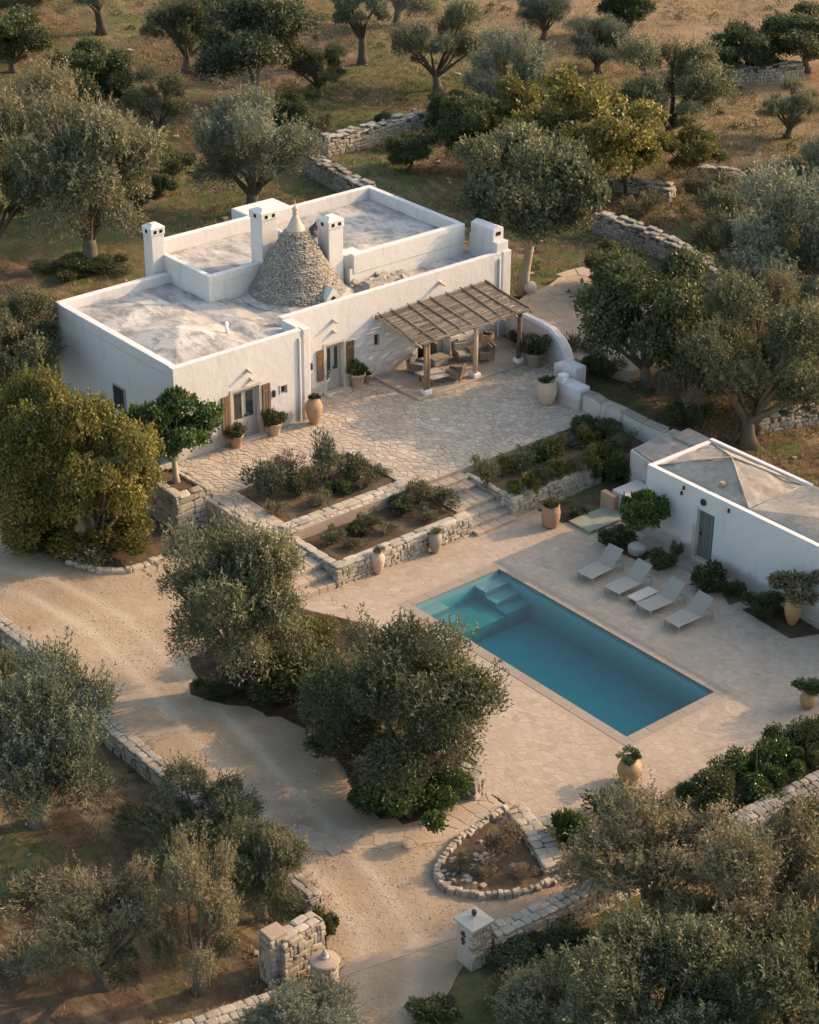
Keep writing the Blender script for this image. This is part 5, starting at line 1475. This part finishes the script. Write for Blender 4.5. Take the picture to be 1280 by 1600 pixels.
tree('dark', (215, 330), 80, 268, 'low dark tree just left of the silvery olive')
tree('olive_c', (500, 150), 90, 66, 'small olive in the grass right of the dense twin topped tree')
tree('dark', (455, 215), 70, 150, 'small dark tree above the left end of the sunlit field wall')
tree('olive_e', (620, 40), 110, -50, 'olive tree on the top edge between the slim one and the tidy one')
tree('dark', (640, 265), 80, 205, 'low dark tree in front of the sunlit field wall')
tree('olive_b', (850, 60), 90, -15, 'pale olive on the far field near the top edge')
tree('dark', (1110, 130), 80, 70, 'low dark tree left of the far field wall')
tree('olive_c', (1230, 215), 100, 130, 'olive tree below the far field wall at the right')
tree('dark', (960, 470), 100, 380, 'dark tree at the edge of the upper terrace')
tree('olive_d', (1110, 350), 110, 270, 'dry olive tree on the stony slope right of the long field wall')
# right of the house
tree('carob_open', (905, 315), 230, 112, 'wide yellow green fig tree with many thin stems', name='fig_tree')
tree('carob_open', (815, 268), 150, 122, 'smaller yellow green fig tree left of the wide one', name='fig_tree')
tree('carob_open', (985, 300), 120, 165, 'thin yellow green sapling right of the wide fig tree', name='fig_tree')
tree('dense_hi', (815, 452), 225, 218, 'dense rounded evergreen with a pale trunk by the upper terrace', name='evergreen_oak', base_z=1.55, rot=2.0)
tree('olive_c', (1045, 230), 175, 66, 'leaning olive tree behind the fig tree')
tree('carob_open', (1075, 287), 110, 186, 'small yellow green tree with a crooked trunk among the stones', name='almond_tree')
tree('dark', (976, 60), 88, -26, 'small dark tree alone on the bare brown field at the top edge')
tree('olive_b', (935, 112), 115, 32, 'pale low olive bush on the far field')
tree('dark', (1170, 120), 110, 36, 'dark bushy tree at the far wall')
tree('dark', (1262, 112), 140, 10, 'dark tree in the upper right corner')
tree('olive_b', (1282, 340), 125, 220, 'olive tree cut by the right edge in the upper field')
tree('olive_b', (1240, 522), 250, 292, 'large pale olive tree at the right edge above the wall', rot=1.4)
tree('olive_f', (1165, 465), 150, 310, 'silver green olive tree leaning on the field wall')
tree('dark', (1012, 606), 205, 396, 'dense dark green tree behind the courtyard wall', name='carob_tree')
tree('olive_f', (1170, 694), 225, 470, 'old olive tree with a thick trunk behind the pool house', rot=.2)
tree('olive_d', (1175, 600), 140, 436, 'half bare dry olive rising behind the old olive')
tree('olive_d', (1075, 645), 130, 525, 'dry golden olive between the dark tree and the old olive')
tree('olive_b', (1265, 650), 110, 500, 'olive tree cut by the right edge above the grass')
tree('olive_d', (1200, 305), 90, 252, 'small green bush by the tumbled stone heap')
# foreground left
tree('olive_b', (62, 1285), 245, 1036, 'silvery olive tree left of the driveway wall', rot=.5)
tree('olive_f', (-20, 1180), 130, 1020, 'olive tree cut by the left edge beside the silvery one')
tree('olive_c', (318, 1350), 185, 1200, 'grey green olive at the end of the driveway wall')
tree('olive_a', (412, 1436), 140, 1275, 'green olive shoot mass hanging over the driveway near the gate')
tree('olive_d', (310, 1550), 160, 1308, 'tall brownish olive tree left of the gate wing', rot=3.0)
tree('olive_d', (165, 1540), 215, 1345, 'wide brownish olive bush in the lower left field')
tree('olive_b', (480, 1655), 190, 1535, 'pale olive bush at the bottom edge below the gate drum')
# foreground right
tree('olive_d', (1020, 1440), 270, 1228, 'pale dry topped olive behind the boundary wall', rot=1.1)
tree('olive_d', (1170, 1560), 300, 1268, 'large grey brown olive in the lower right in front of the wall', rot=2.0)
tree('olive_a', (1010, 1700), 330, 1410, 'big green olive at the bottom edge in the lower right')
tree('olive_f', (1245, 1720), 300, 1410, 'dark green olive in the lower right corner')
tree('olive_c', (870, 1640), 190, 1500, 'low green olive at the bottom edge right of the entrance')
# trees beyond the right edge of the photo shade the deck
for x, y, r, H, lb_ in ((-.5, 19.5, 3.0, 6.0, 'olive tree behind the pool house just beyond the right edge'), (5.5, 17.5, 3.2, 6.2, 'second olive tree beyond the right edge behind the pool house'), (10.5, 13.5, 3.0, 5.6, 'third olive tree beyond the right edge past the deck')):
    place_tree(TT['olive_c'], np.array([x, y, float(terrain(x, y))]), r, H, lb_, group='olive trees beyond the right edge')

# ---- shrubs and garden plants
def foliage_mesh(seed, n, leaf_l, leaf_w, m, up=.5, hollow=.4):
    g = np.random.default_rng(seed)
    nl = 12
    lob = g.normal(size=(nl, 3)) * np.array([.22, .22, .16]); lob[:, 2] = np.abs(lob[:, 2]) + .22
    k = g.integers(0, nl, n); d = unit(g.normal(size=(n, 3)))
    P = lob[k] + d * (g.uniform(.1, 1, n) ** .5 * g.uniform(.14, .26, nl)[k])[:, None]
    P = P[P[:, 2] > .01]; 
    D = unit(unit(P - np.array([0, 0, .25])) * .7 + g.normal(size=P.shape) * .6 + np.array([0, 0, up]))
    nk = len(P)
    return leaf_mesh('foliage', P, D, leaf_l * g.uniform(.6, 1.3, nk), leaf_w * g.uniform(.6, 1.2, nk), np.clip(.4 * g.uniform(0, 1, nl)[g.integers(0, nl, nk)] + .6 * g.uniform(0, 1, nk), 0, 1), m, g, P - np.array([0, 0, .2]))
def stem_mesh(seed, n=7):
    r_ = random.Random(seed); mb = MB()
    for _ in range(n):
        a = r_.uniform(0, 6.28); q = r_.uniform(.1, .35)
        mb.tube([(0, 0, -.05), (q * .5 * math.cos(a), q * .5 * math.sin(a), .25), (q * math.cos(a), q * math.sin(a), .5 + r_.random() * .2)], [.022, .015, .006], 5, caps=False)
    me = bpy.data.meshes.new('stems'); me.from_pydata(mb.v, [], mb.f); me.materials.append(M['bark']); return me
SH = {k: [(foliage_mesh(s, n, l, w, m, up), stem_mesh(s)) for s in (seed, seed + 1, seed + 2)] for k, seed, n, l, w, m, up in
      [('dark', 100, 2600, .11, .028, 'dark_leaf', .3), ('citrus', 110, 2400, .12, .03, 'citrus', .3), ('gold', 120, 1500, .11, .026, 'carob', .5), ('olive', 130, 1500, .11, .018, 'olive', .5),
       ('silver', 140, 1100, .12, .018, 'olive_silver', .6), ('dry', 150, 1200, .13, .014, 'olive_brown', .8), ('bloom', 160, 1300, .10, .016, 'bloom', .8), ('rust', 170, 3600, .13, .022, 'olive_brown', .9), ('dark_big', 180, 9000, .055, .014, 'dark_leaf', .3), ('citrus_big', 190, 9000, .055, .0145, 'citrus', .3), ('gold_big', 200, 8000, .055, .014, 'carob', .4)]}
def shrub(kind, p, r, H, label, name='shrub', cat='shrub', group=None):
    o = thing(name, label, cat, p, group)
    o.rotation_euler = (0, 0, random.uniform(0, 6.28)); o.scale = (r / .45, r / .45, H / .78)
    if r > .62 and kind + '_big' in SH:
        kind = kind + '_big'
    fm, sm_ = random.choice(SH[kind])
    for n, me in (('foliage', fm), ('stems', sm_)):
        c = bpy.data.objects.new(n, me); COL.objects.link(c); c.parent = o
    return o
def bed_plants(specs, z, what, group):
    for i, (kind, x, y, w, h, lb) in enumerate(specs):
        p = G(x, y, z); k = pxm(p)
        shrub(kind, p, w / 2 / k * (.8 if 'bed' in lb else 1.0), h / k / .9, lb, 'garden_plant', 'plant', group)
GB = 'plants in the upper bed'
bed_plants([('silver', 420, 775, 70, 62, 'airy grey green shrub at the left end of the upper bed'), ('silver', 508, 748, 66, 70, 'tall grey green shrub at the top of the upper bed'),
            ('bloom', 452, 742, 50, 40, 'bare twiggy bush behind the upper bed plants'), ('olive', 470, 775, 60, 38, 'low green mound in the middle of the upper bed'),
            ('olive', 545, 748, 60, 35, 'low green clump right of the tall grey green shrub'), ('dry', 500, 792, 46, 26, 'dry tuft at the front edge of the upper bed'), ('dry', 570, 765, 42, 26, 'dry tuft at the right end of the upper bed'),
            ('dry', 430, 805, 36, 24, 'pale dry tuft in the front left corner of the upper bed'), ('silver', 590, 745, 30, 22, 'small grey tuft in the top right corner of the upper bed'), ('dark', 530, 770, 40, 22, 'small dark tuft mid way in the upper bed')], .98, 'upper', GB)
GB = 'plants in the lower bed'
bed_plants([('dry', 655, 785, 60, 44, 'bushy dry flower clump at the right end of the lower bed'), ('olive', 690, 795, 50, 32, 'green clump beside the steps in the lower bed'), ('dark', 625, 800, 44, 28, 'dark green clump in the middle of the lower bed'),
            ('olive', 575, 822, 46, 24, 'low green tuft left of the middle of the lower bed'), ('dry', 605, 832, 40, 20, 'low dry tuft at the front of the lower bed'), ('olive', 520, 850, 44, 24, 'low green tuft at the left end of the lower bed'),
            ('dry', 550, 856, 40, 18, 'pale low tuft at the front left of the lower bed'), ('dark', 560, 835, 34, 18, 'small dark tuft in the lower bed'), ('dry', 670, 815, 40, 20, 'low dry tuft below the green clump in the lower bed')], .62, 'lower', GB)
GB = 'plants in the vegetable bed'
vb = []
words = ['first', 'second', 'third', 'fourth', 'fifth', 'sixth', 'seventh', 'eighth']
for i in range(8):
    x, y = 805 + i * 23, 775 - i * 9.2
    vb.append((('gold', 'gold', 'olive', 'gold', 'dry', 'gold', 'gold', 'olive')[i], x, y + (i % 3 - 1) * 4, 34 + (i * 7) % 15, 24 + (i * 5) % 13, words[i] + ' leafy plant from the steps in the front row of the vegetable bed'))
for i in range(7):
    x, y = 790 + i * 25, 738 - i * 9.5
    vb.append((('gold', 'olive', 'citrus', 'gold', 'silver', 'gold', 'olive')[i], x, y + (i % 2) * 6, 38 + (i * 5) % 17, 26 + (i * 7) % 14, words[i] + ' leafy plant from the steps in the back row of the vegetable bed'))
vb += [('dry', 762, 758, 52, 48, 'dry rusty bush at the step end of the vegetable bed'), ('dark', 905, 678, 60, 30, 'dark bush under the old wall in the vegetable bed'), ('dark', 950, 690, 60, 34, 'dark bush at the far end of the vegetable bed'), ('olive', 975, 700, 50, 28, 'green bush in the far corner of the vegetable bed')]
bed_plants(vb, .86, 'veg', GB)
bed_plants([('citrus', 955, 752, 52, 52, 'small round citrus bush at the end of the rubble wall'), ('dark', 900, 805, 30, 14, 'low weed in the sunken bed'), ('dark', 965, 850, 44, 30, 'dark clump at the foot of the potted citrus'), ('dark', 1035, 885, 38, 26, 'low dark bush left of the pool house door'), ('dark', 1108, 915, 48, 40, 'dark bush right of the pool house door step'),
            ('dark', 1150, 932, 30, 26, 'small dark bush between the door bush and the big urn'), ('dark', 1190, 962, 54, 34, 'dark low bush beside the big urn'), ('olive', 1058, 872, 22, 24, 'thin sprig against the pool house wall')], .05, 'ph', 'plants along the pool house')
# hedge along the deck edge and the beds by the gate
bed_plants([('dark', 1120, 1262, 92, 74, 'dark hedge bush nearest the pool corner urn'), ('citrus', 1185, 1235, 86, 76, 'glossy hedge bush between two dark ones'), ('dark', 1245, 1205, 84, 80, 'dark hedge bush near the right edge'), ('gold', 1165, 1280, 60, 34, 'golden tuft at the foot of the hedge'),
            ('gold', 1225, 1248, 60, 36, 'golden tuft on the wall side of the hedge'), ('olive', 1275, 1190, 50, 44, 'grey green hedge bush at the right edge'), ('citrus', 890, 1325, 60, 72, 'upright green bush beside the round bed wall'), ('olive', 955, 1275, 80, 50, 'loose green shrub below the ochre urn'), ('olive', 1010, 1285, 60, 40, 'loose grey shrub right of the ochre urn')], .05, 'hedge', 'shrubs along the deck edge')
bed_plants([('bloom', 790, 1335, 70, 66, 'twiggy pink brown bush in the round bed'), ('bloom', 760, 1365, 40, 24, 'dry tuft at the front of the round bed'), ('dry', 725, 1360, 40, 22, 'dry tuft at the left of the round bed'), ('bloom', 820, 1370, 44, 22, 'dry tuft near the stubby wall of the round bed')], .12, 'round', 'plants in the round bed')
bed_plants([('dark', 560, 1180, 120, 70, 'dark mass of scrub under the big olive'), ('dark', 470, 1090, 130, 76, 'dark scrub between the two driveway olives'), ('citrus', 640, 1275, 120, 70, 'leafy green ground bush at the foot of the big olive'), ('citrus', 700, 1245, 70, 60, 'leafy bush against the squat stone pier'), ('dark', 590, 1255, 80, 56, 'dark bush on the driveway side of the big olive'), ('dark', 430, 1020, 90, 70, 'dark bush behind the driveway olive'), ('gold', 500, 1030, 70, 60, 'golden green sprays between the driveway olives'),
            ('dark', 340, 1085, 60, 30, 'low dark bush at the foot of the rounded driveway olive'), ('dark', 520, 1135, 130, 80, 'dense dark scrub filling the gap between the driveway olives on the drive side'), ('olive', 455, 1060, 110, 70, 'grey green suckers rising between the driveway olives')], .1, 'under', 'scrub under the driveway olives')
bed_plants([('olive', 140, 878, 60, 34, 'low bush at the stone edging under the golden green trees'), ('gold', 185, 858, 110, 62, 'golden green skirt of growth hiding the foot of the forward twin tree'), ('gold', 60, 858, 120, 60, 'golden green skirt of growth hiding the foot of the rear twin tree'), ('dark', 90, 850, 70, 34, 'dark low bush under the golden green trees'), ('dark', 390, 850, 60, 30, 'dark low bush under the courtyard edge wall')], .05, 'g', 'low bushes along the driveway edge')
bed_plants([('dark', 512, 1462, 34, 44, 'small bush behind the gate drum')], 0, 'g', None)
bed_plants([('dark', 110, 425, 90, 24, 'low dark ring planting left of the broad olive trunk'), ('dark', 165, 425, 70, 24, 'low dark ring planting right of the broad olive trunk')], .95, 'g', 'ring planting under the broad olive')
# scrub in the grove
scrub = [('dry', 505, 208, 40, 26, 'olive green bush at the left end of the sunlit field wall'), ('dark', 605, 205, 40, 30, 'dark bush on the sunlit field wall'), ('olive', 690, 190, 44, 30, 'bush at the right end of the sunlit field wall'), ('dark', 280, 268, 60, 34, 'dark bush in the grove left of the silvery olive'), ('dry', 40, 90, 60, 34, 'scrubby bush near the upper left corner'),
         ('dry', 900, 560, 60, 44, 'golden dry bush at the foot of the dark tree'), ('dark', 940, 590, 60, 40, 'dark bush between the old wall and the dark tree'), ('dry', 1060, 560, 70, 50, 'dry golden bush right of the dark tree'), ('dark', 1080, 665, 70, 44, 'dark bush behind the white store'), ('olive', 930, 330, 50, 30, 'bush above the long shaded field wall'),
         ('dry', 1000, 340, 60, 34, 'dry bush on the stony slope'), ('dry', 1100, 380, 60, 40, 'dry bush above the right field wall'), ('gold', 1190, 300, 50, 36, 'bright green bush beside the tumbled stones'), ('dark', 1230, 600, 70, 40, 'dark bush on the grass at the right edge'),
         ('dry', 60, 1400, 90, 40, 'dry scrub in the lower left field'), ('dry', 40, 1520, 110, 46, 'low dry scrub in the lower left corner'), ('olive', 230, 1290, 70, 44, 'scrub bush beside the driveway wall end'), ('dry', 780, 1560, 80, 44, 'dry scrub outside the gate at the bottom edge'), ('dark', 800, 1520, 110, 40, 'dark weeds below the boundary wall outside the gate'),
         ('dark', 880, 1480, 90, 40, 'dark weeds further along the boundary wall'), ('dry', 860, 1590, 110, 50, 'pale scrub at the bottom edge right of the entrance'), ('dark', 690, 1590, 60, 30, 'low weeds on the verge outside the gate'), ('dark', 1240, 1300, 90, 50, 'dark scrub outside the boundary wall at the right edge'), ('dark', 240, 300, 60, 30, 'low dark scrub behind the farmhouse track')]
for kind, x, y, w, h, lb in scrub:
    p = G(x, y); k = pxm(p)
    shrub(kind, p, w / 2 / k, h / k / .9, lb, 'scrub_bush', 'bush', 'scrub bushes in the grove')

# ---- pots
POTS = {'amphora': [(.16, 0), (.2, .05), (.33, .45), (.40, .8), (.38, 1.0), (.27, 1.18), (.22, 1.24), (.25, 1.30), (.22, 1.31), (.19, 1.24)],
        'barrel': [(.28, 0), (.34, .1), (.42, .45), (.43, .75), (.38, .95), (.36, 1.0), (.39, 1.04), (.33, 1.05), (.31, .97)],
        'flower': [(.18, 0), (.19, .02), (.26, .42), (.29, .43), (.29, .5), (.25, .5), (.24, .44)],
        'tub': [(.34, 0), (.36, .03), (.42, .6), (.46, .62), (.46, .7), (.40, .7), (.39, .62)],
        'round': [(.2, 0), (.3, .08), (.45, .35), (.47, .55), (.38, .8), (.24, .92), (.22, .97), (.27, 1.02), (.23, 1.03), (.19, .95)]}
def pot(kind, x, y, z, h, m, label, plant=None, pr=.35, phh=.5, name='potted_plant'):
    p = G(x, y, z)
    o = thing(name, label, 'urn' if name == 'urn' else 'potted plant', p)
    prof = POTS[kind]; s = h / prof[-3][1] if kind != 'flower' else h / .5
    a = MB().lathe([(r_ * s, zz * s) for r_, zz in prof], tuple(p), 26).build('pot', m, o, smooth=True)
    zs = prof[-1][1] * s
    MB().lathe([(prof[-1][0] * s * .99, zs - .03), (.02, zs + .01)], tuple(p), 16).build('soil', 'soil', o)
    if plant:
        fm, sm_ = random.choice(SH[plant])
        for n, me in (('foliage', fm), ('stems', sm_)):
            c = bpy.data.objects.new(n, me); COL.objects.link(c); c.parent = o
            c.location = (0, 0, zs - .02); c.scale = (pr / .45, pr / .45, phh / .78); c.rotation_euler = (0, 0, random.uniform(0, 6))
    return o
pot('amphora', 491, 662, ZC, 1.3, 'terracotta', 'tall terracotta urn with a sprig at the wing corner', 'dark', .2, .32, 'urn')
pot('flower', 429, 679, ZC, .62, 'terra_pale', 'pale pot with a dark shrub right of the wing door', 'dark', .5, .75)
pot('flower', 369, 698, ZC, .6, 'terracotta', 'terracotta pot with a shrub left of the wing door', 'dark', .42, .7)
pot('flower', 503, 611, ZC, .66, 'white', 'white pot with a pale yellow plant left of the main door', 'silver', .42, .75)
pot('flower', 559, 603, ZC, .68, 'terra_pale', 'pale pot with a broad leaved plant right of the main door', 'citrus', .5, .75)
pot('flower', 574, 596, ZC, .4, 'terracotta', 'small terracotta pot close to the pergola patio', 'dark', .18, .22)
pot('barrel', 854, 630, ZC, 1.15, 'terra_pale', 'big pale clay urn beside the white pier', 'dark', .26, .38, 'urn')
pot('tub', 834, 571, ZC, .72, 'terra_grey', 'wide tub with a dark spiky shrub behind the right pergola post', 'dark', .62, 1.05)
pot('flower', 806, 545, ZC, .4, 'terra_grey', 'small pot with a dark plant against the courtyard wall', 'dark', .3, .7)
pot('barrel', 860, 822, .02, 1.0, 'terra_dark', 'brown clay urn at the foot of the vegetable bed wall', 'dark', .3, .42, 'urn')
pot('amphora', 590, 895, .02, 1.0, 'terra_pale', 'pale urn leaning on the retaining wall left of the grey one', 'olive', .26, .3, 'urn')
pot('amphora', 680, 863, .02, .95, 'terra_grey', 'grey weathered urn against the retaining wall near the steps', 'olive', .24, .3, 'urn')
pot('round', 983, 1220, .02, .95, 'terra_yellow', 'round ochre urn with a green plant at the near pool corner', 'citrus', .34, .36, 'urn')
pot('amphora', 1237, 975, .05, 1.15, 'terra_yellow', 'big ochre urn with a bushy rusty plant by the pool house wall', 'rust', .82, 1.2, 'urn')
pot('round', 1262, 1105, .02, .7, 'terra_yellow', 'ochre pot with a green plant at the right edge of the deck', 'citrus', .42, .6)
pot('barrel', 762, 545, ZC + .1, .8, 'terracotta', 'terracotta jar standing at the back of the pergola patio', 'dark', .15, .15, 'urn')
# citrus growing by a boulder beside the loungers
cb = G(1000, 858, .02)
place_tree(TT['citrus'], cb, .95, 2.75, 'small citrus tree growing beside a boulder by the loungers', 'citrus_tree')
bV, bF = chamfer_block(77, .3, .12)
bV = bV * (1 + .22 * np.sin(bV[:, [1, 2, 0]] * 9 + 1.3))
bo = MB().add(bV * np.array([.95, .8, .62]) + np.array([cb[0] + .15, cb[1] - .4, .26]), bF).build('boulder', 'rock', None, smooth=True)
sb = bo.modifiers.new('sub', 'SUBSURF'); sb.levels = sb.render_levels = 2
tag(bo, 'smooth pale boulder at the foot of the small citrus tree', 'boulder')
bV, bF = chamfer_block(78, .3, .12)
bV = bV * (1 + .25 * np.sin(bV[:, [1, 2, 0]] * 8))
bo = MB().add(bV * np.array([.75, .6, .75]) + np.array([*G(828, 456, 1.55)[:2], 1.75]), bF).build('boulder', 'plaster_old', None, smooth=True)
sb = bo.modifiers.new('sub', 'SUBSURF'); sb.levels = sb.render_levels = 2
tag(bo, 'whitewashed boulder at the foot of the pale trunked evergreen', 'boulder')

# ---- ground cover
def scatter(n, x0, x1, y0, y1, dens, test, seed):
    g = np.random.default_rng(seed)
    X, Y = g.uniform(x0, x1, n), g.uniform(y0, y1, n)
    keep = g.uniform(0, 1, n) < dens(X, Y)
    X, Y = X[keep], Y[keep]
    keep = test(X, Y)
    return X[keep], Y[keep], g
drive_poly = [tuple(G(x, y, 0)[:2]) for x, y in drive_px]
def wild(x, y):
    no = (x > -14.9) & (x < 3.0) & (y > -5) & (y < 15.4)
    no |= (x > -39.3) & (x < -14.0) & (y > -4) & (y < 19.8)
    no |= (x > -32) & (x < -19.5) & (y > 19) & (y < 28.6)
    no |= (x > 0) & (x < 6.5) & (y > -9) & (y < 12)
    return ~no & ~in_poly_np(x, y, drive_poly)
def seen(X, Y):
    q = np.stack([X, Y, np.zeros_like(X)], 1) - CAM; w = q @ FWD
    px_, py_ = 640 + F_PX * (q @ RIGHT) / w, 800 - F_PX * (q @ UP) / w
    return (px_ > -80) & (px_ < 1360) & (py_ > -80) & (py_ < 1700)
def grass(name, label_m, n, dens, seed, blades, h, w):
    X, Y, g = scatter(n, -115, 18, -32, 95, lambda a, b_: np.where(seen(a, b_), dens(a, b_), 0), wild, seed)
    k = len(X)
    X = np.repeat(X, blades) + g.normal(size=k * blades) * .16; Y = np.repeat(Y, blades) + g.normal(size=k * blades) * .16
    P = np.stack([X, Y, terrain(X, Y) - .02], 1)
    D = unit(g.normal(size=P.shape) * .5 + np.array([0, 0, .8]))
    var = np.clip(np.repeat(g.uniform(0, 1, k), blades) * .6 + g.uniform(0, .4, k * blades), 0, 1)
    stuff(obj(name, leaf_mesh(name, P, D, h * g.uniform(.5, 1.4, len(P)), w * g.uniform(.6, 1.3, len(P)), var, label_m, g), None))
grass('dry_grass', 'dry', 90000, lambda x, y: .15 + .75 * (noise2(x / 5, y / 5, 21) > .5), 31, 6, .26, .022)
grass('green_grass', 'green_grass', 90000, lambda x, y: .75 * ((noise2(x / 9, y / 9, 23) > .54) | ((x > -16) & (y > 15) & (noise2(x / 4, y / 4, 2) > .35))) * (y < 60), 32, 6, .20, .022)
g = np.random.default_rng(77)
E_ = np.array(densify(drive_poly, .16, .25)); E_ = E_[(noise2(E_[:, 0] * .6, E_[:, 1] * .6, 4) > .42) & (E_[:, 1] < -2) ]
P = np.repeat(np.column_stack([E_, terrain(E_[:, 0], E_[:, 1])]), 14, 0); P[:, :2] += g.normal(size=(len(P), 2)) * .16
stuff(obj('edge_weeds', leaf_mesh('edge_weeds', P, unit(g.normal(size=P.shape) * .6 + np.array([0, 0, .8])), .16 * g.uniform(.4, 1.4, len(P)), .018 * g.uniform(.6, 1.3, len(P)), g.uniform(0, 1, len(P)), 'dry', g), None))
def undergrowth(name, m, n, seed, thr, leaves, r, h, l, w):
    X, Y, g = scatter(n, -112, 17, -31, 92, lambda a, b_: np.where(seen(a, b_), (noise2(a / 6, b_ / 6, seed) > thr) * np.where(b_ > 50, .35, 1.0) * np.where((a > -48) & (b_ < -2), .4, 1.0), 0), wild, seed)
    k = len(X); sc = np.repeat(g.uniform(.45, 1.5, k), leaves)
    d = unit(g.normal(size=(k * leaves, 3))); d[:, 2] = np.abs(d[:, 2]); q = g.uniform(.2, 1, k * leaves) ** .5
    off = d * (q * sc)[:, None] * np.array([r, r, h])
    x, y = np.repeat(X, leaves) + off[:, 0], np.repeat(Y, leaves) + off[:, 1]
    P = np.stack([x, y, terrain(x, y) + off[:, 2]], 1)
    D = unit(d * .6 + g.normal(size=P.shape) * .6 + np.array([0, 0, .5]))
    var = np.clip(np.repeat(g.uniform(0, 1, k), leaves) * .55 + g.uniform(0, .45, k * leaves), 0, 1)
    stuff(obj(name, leaf_mesh(name, P, D, l * g.uniform(.6, 1.3, len(P)), w * g.uniform(.6, 1.3, len(P)), var, m, g, d), None))
undergrowth('green_undergrowth', 'dark_leaf', 2600, 51, .62, 90, .55, .45, .15, .035)
undergrowth('dry_undergrowth', 'olive_brown', 3000, 52, .60, 80, .5, .5, .16, .028)
X, Y, g = scatter(5200, -110, 16, -30, 90, lambda a, b_: np.where(seen(a, b_), .12 + .6 * (noise2(a / 7, b_ / 7, 25) > .62), 0), wild, 33)
fs_ = MB()
for x, y in zip(X, Y):
    s = random.choice((.06, .08, .1, .14, .22)); b_ = random.randrange(12); a = random.uniform(0, 6.28)
    Rm = np.array([[math.cos(a), -math.sin(a), 0], [math.sin(a), math.cos(a), 0], [0, 0, 1]])
    fs_.add((BLOCKS[b_][0] * np.array([s * 1.6, s * 1.2, s])) @ Rm.T + np.array([x, y, float(terrain(x, y)) + s * .15]), BLOCKS[b_][1])
stuff(fs_.build('field_rubble', 'stone_grey'))
# fine pebbles on the drive
g = np.random.default_rng(41)
n = 26000
X = g.uniform(-27, 6, n); Y = g.uniform(-20, -3, n)
ok = in_poly_np(X, Y, drive_poly) & (noise2(X * .7, Y * .7, 6) + g.uniform(-.3, .3, n) > .45)
X, Y = X[ok], Y[ok]; n = len(X)
OV = np.array([(1, 0, 0), (-1, 0, 0), (0, 1, 0), (0, -1, 0), (0, 0, 1), (0, 0, -1)], float)
OF = np.array([(0, 2, 4), (2, 1, 4), (1, 3, 4), (3, 0, 4), (2, 0, 5), (1, 2, 5), (3, 1, 5), (0, 3, 5)])
sz_ = g.choice([.014, .018, .024, .034], n, p=[.4, .3, .2, .1])
V = OV[None] * (sz_[:, None, None] * g.uniform(.7, 1.3, (n, 6, 1))) + np.stack([X, Y, terrain(X, Y) + .03], 1)[:, None, :]
Fc = (OF[None] + 6 * np.arange(n)[:, None, None]).reshape(-1, 3)
stuff(obj('loose_gravel', np_mesh('loose_gravel', V.reshape(-1, 3), Fc, np.repeat(g.uniform(0, 1, n), 8), 'stone'), None))
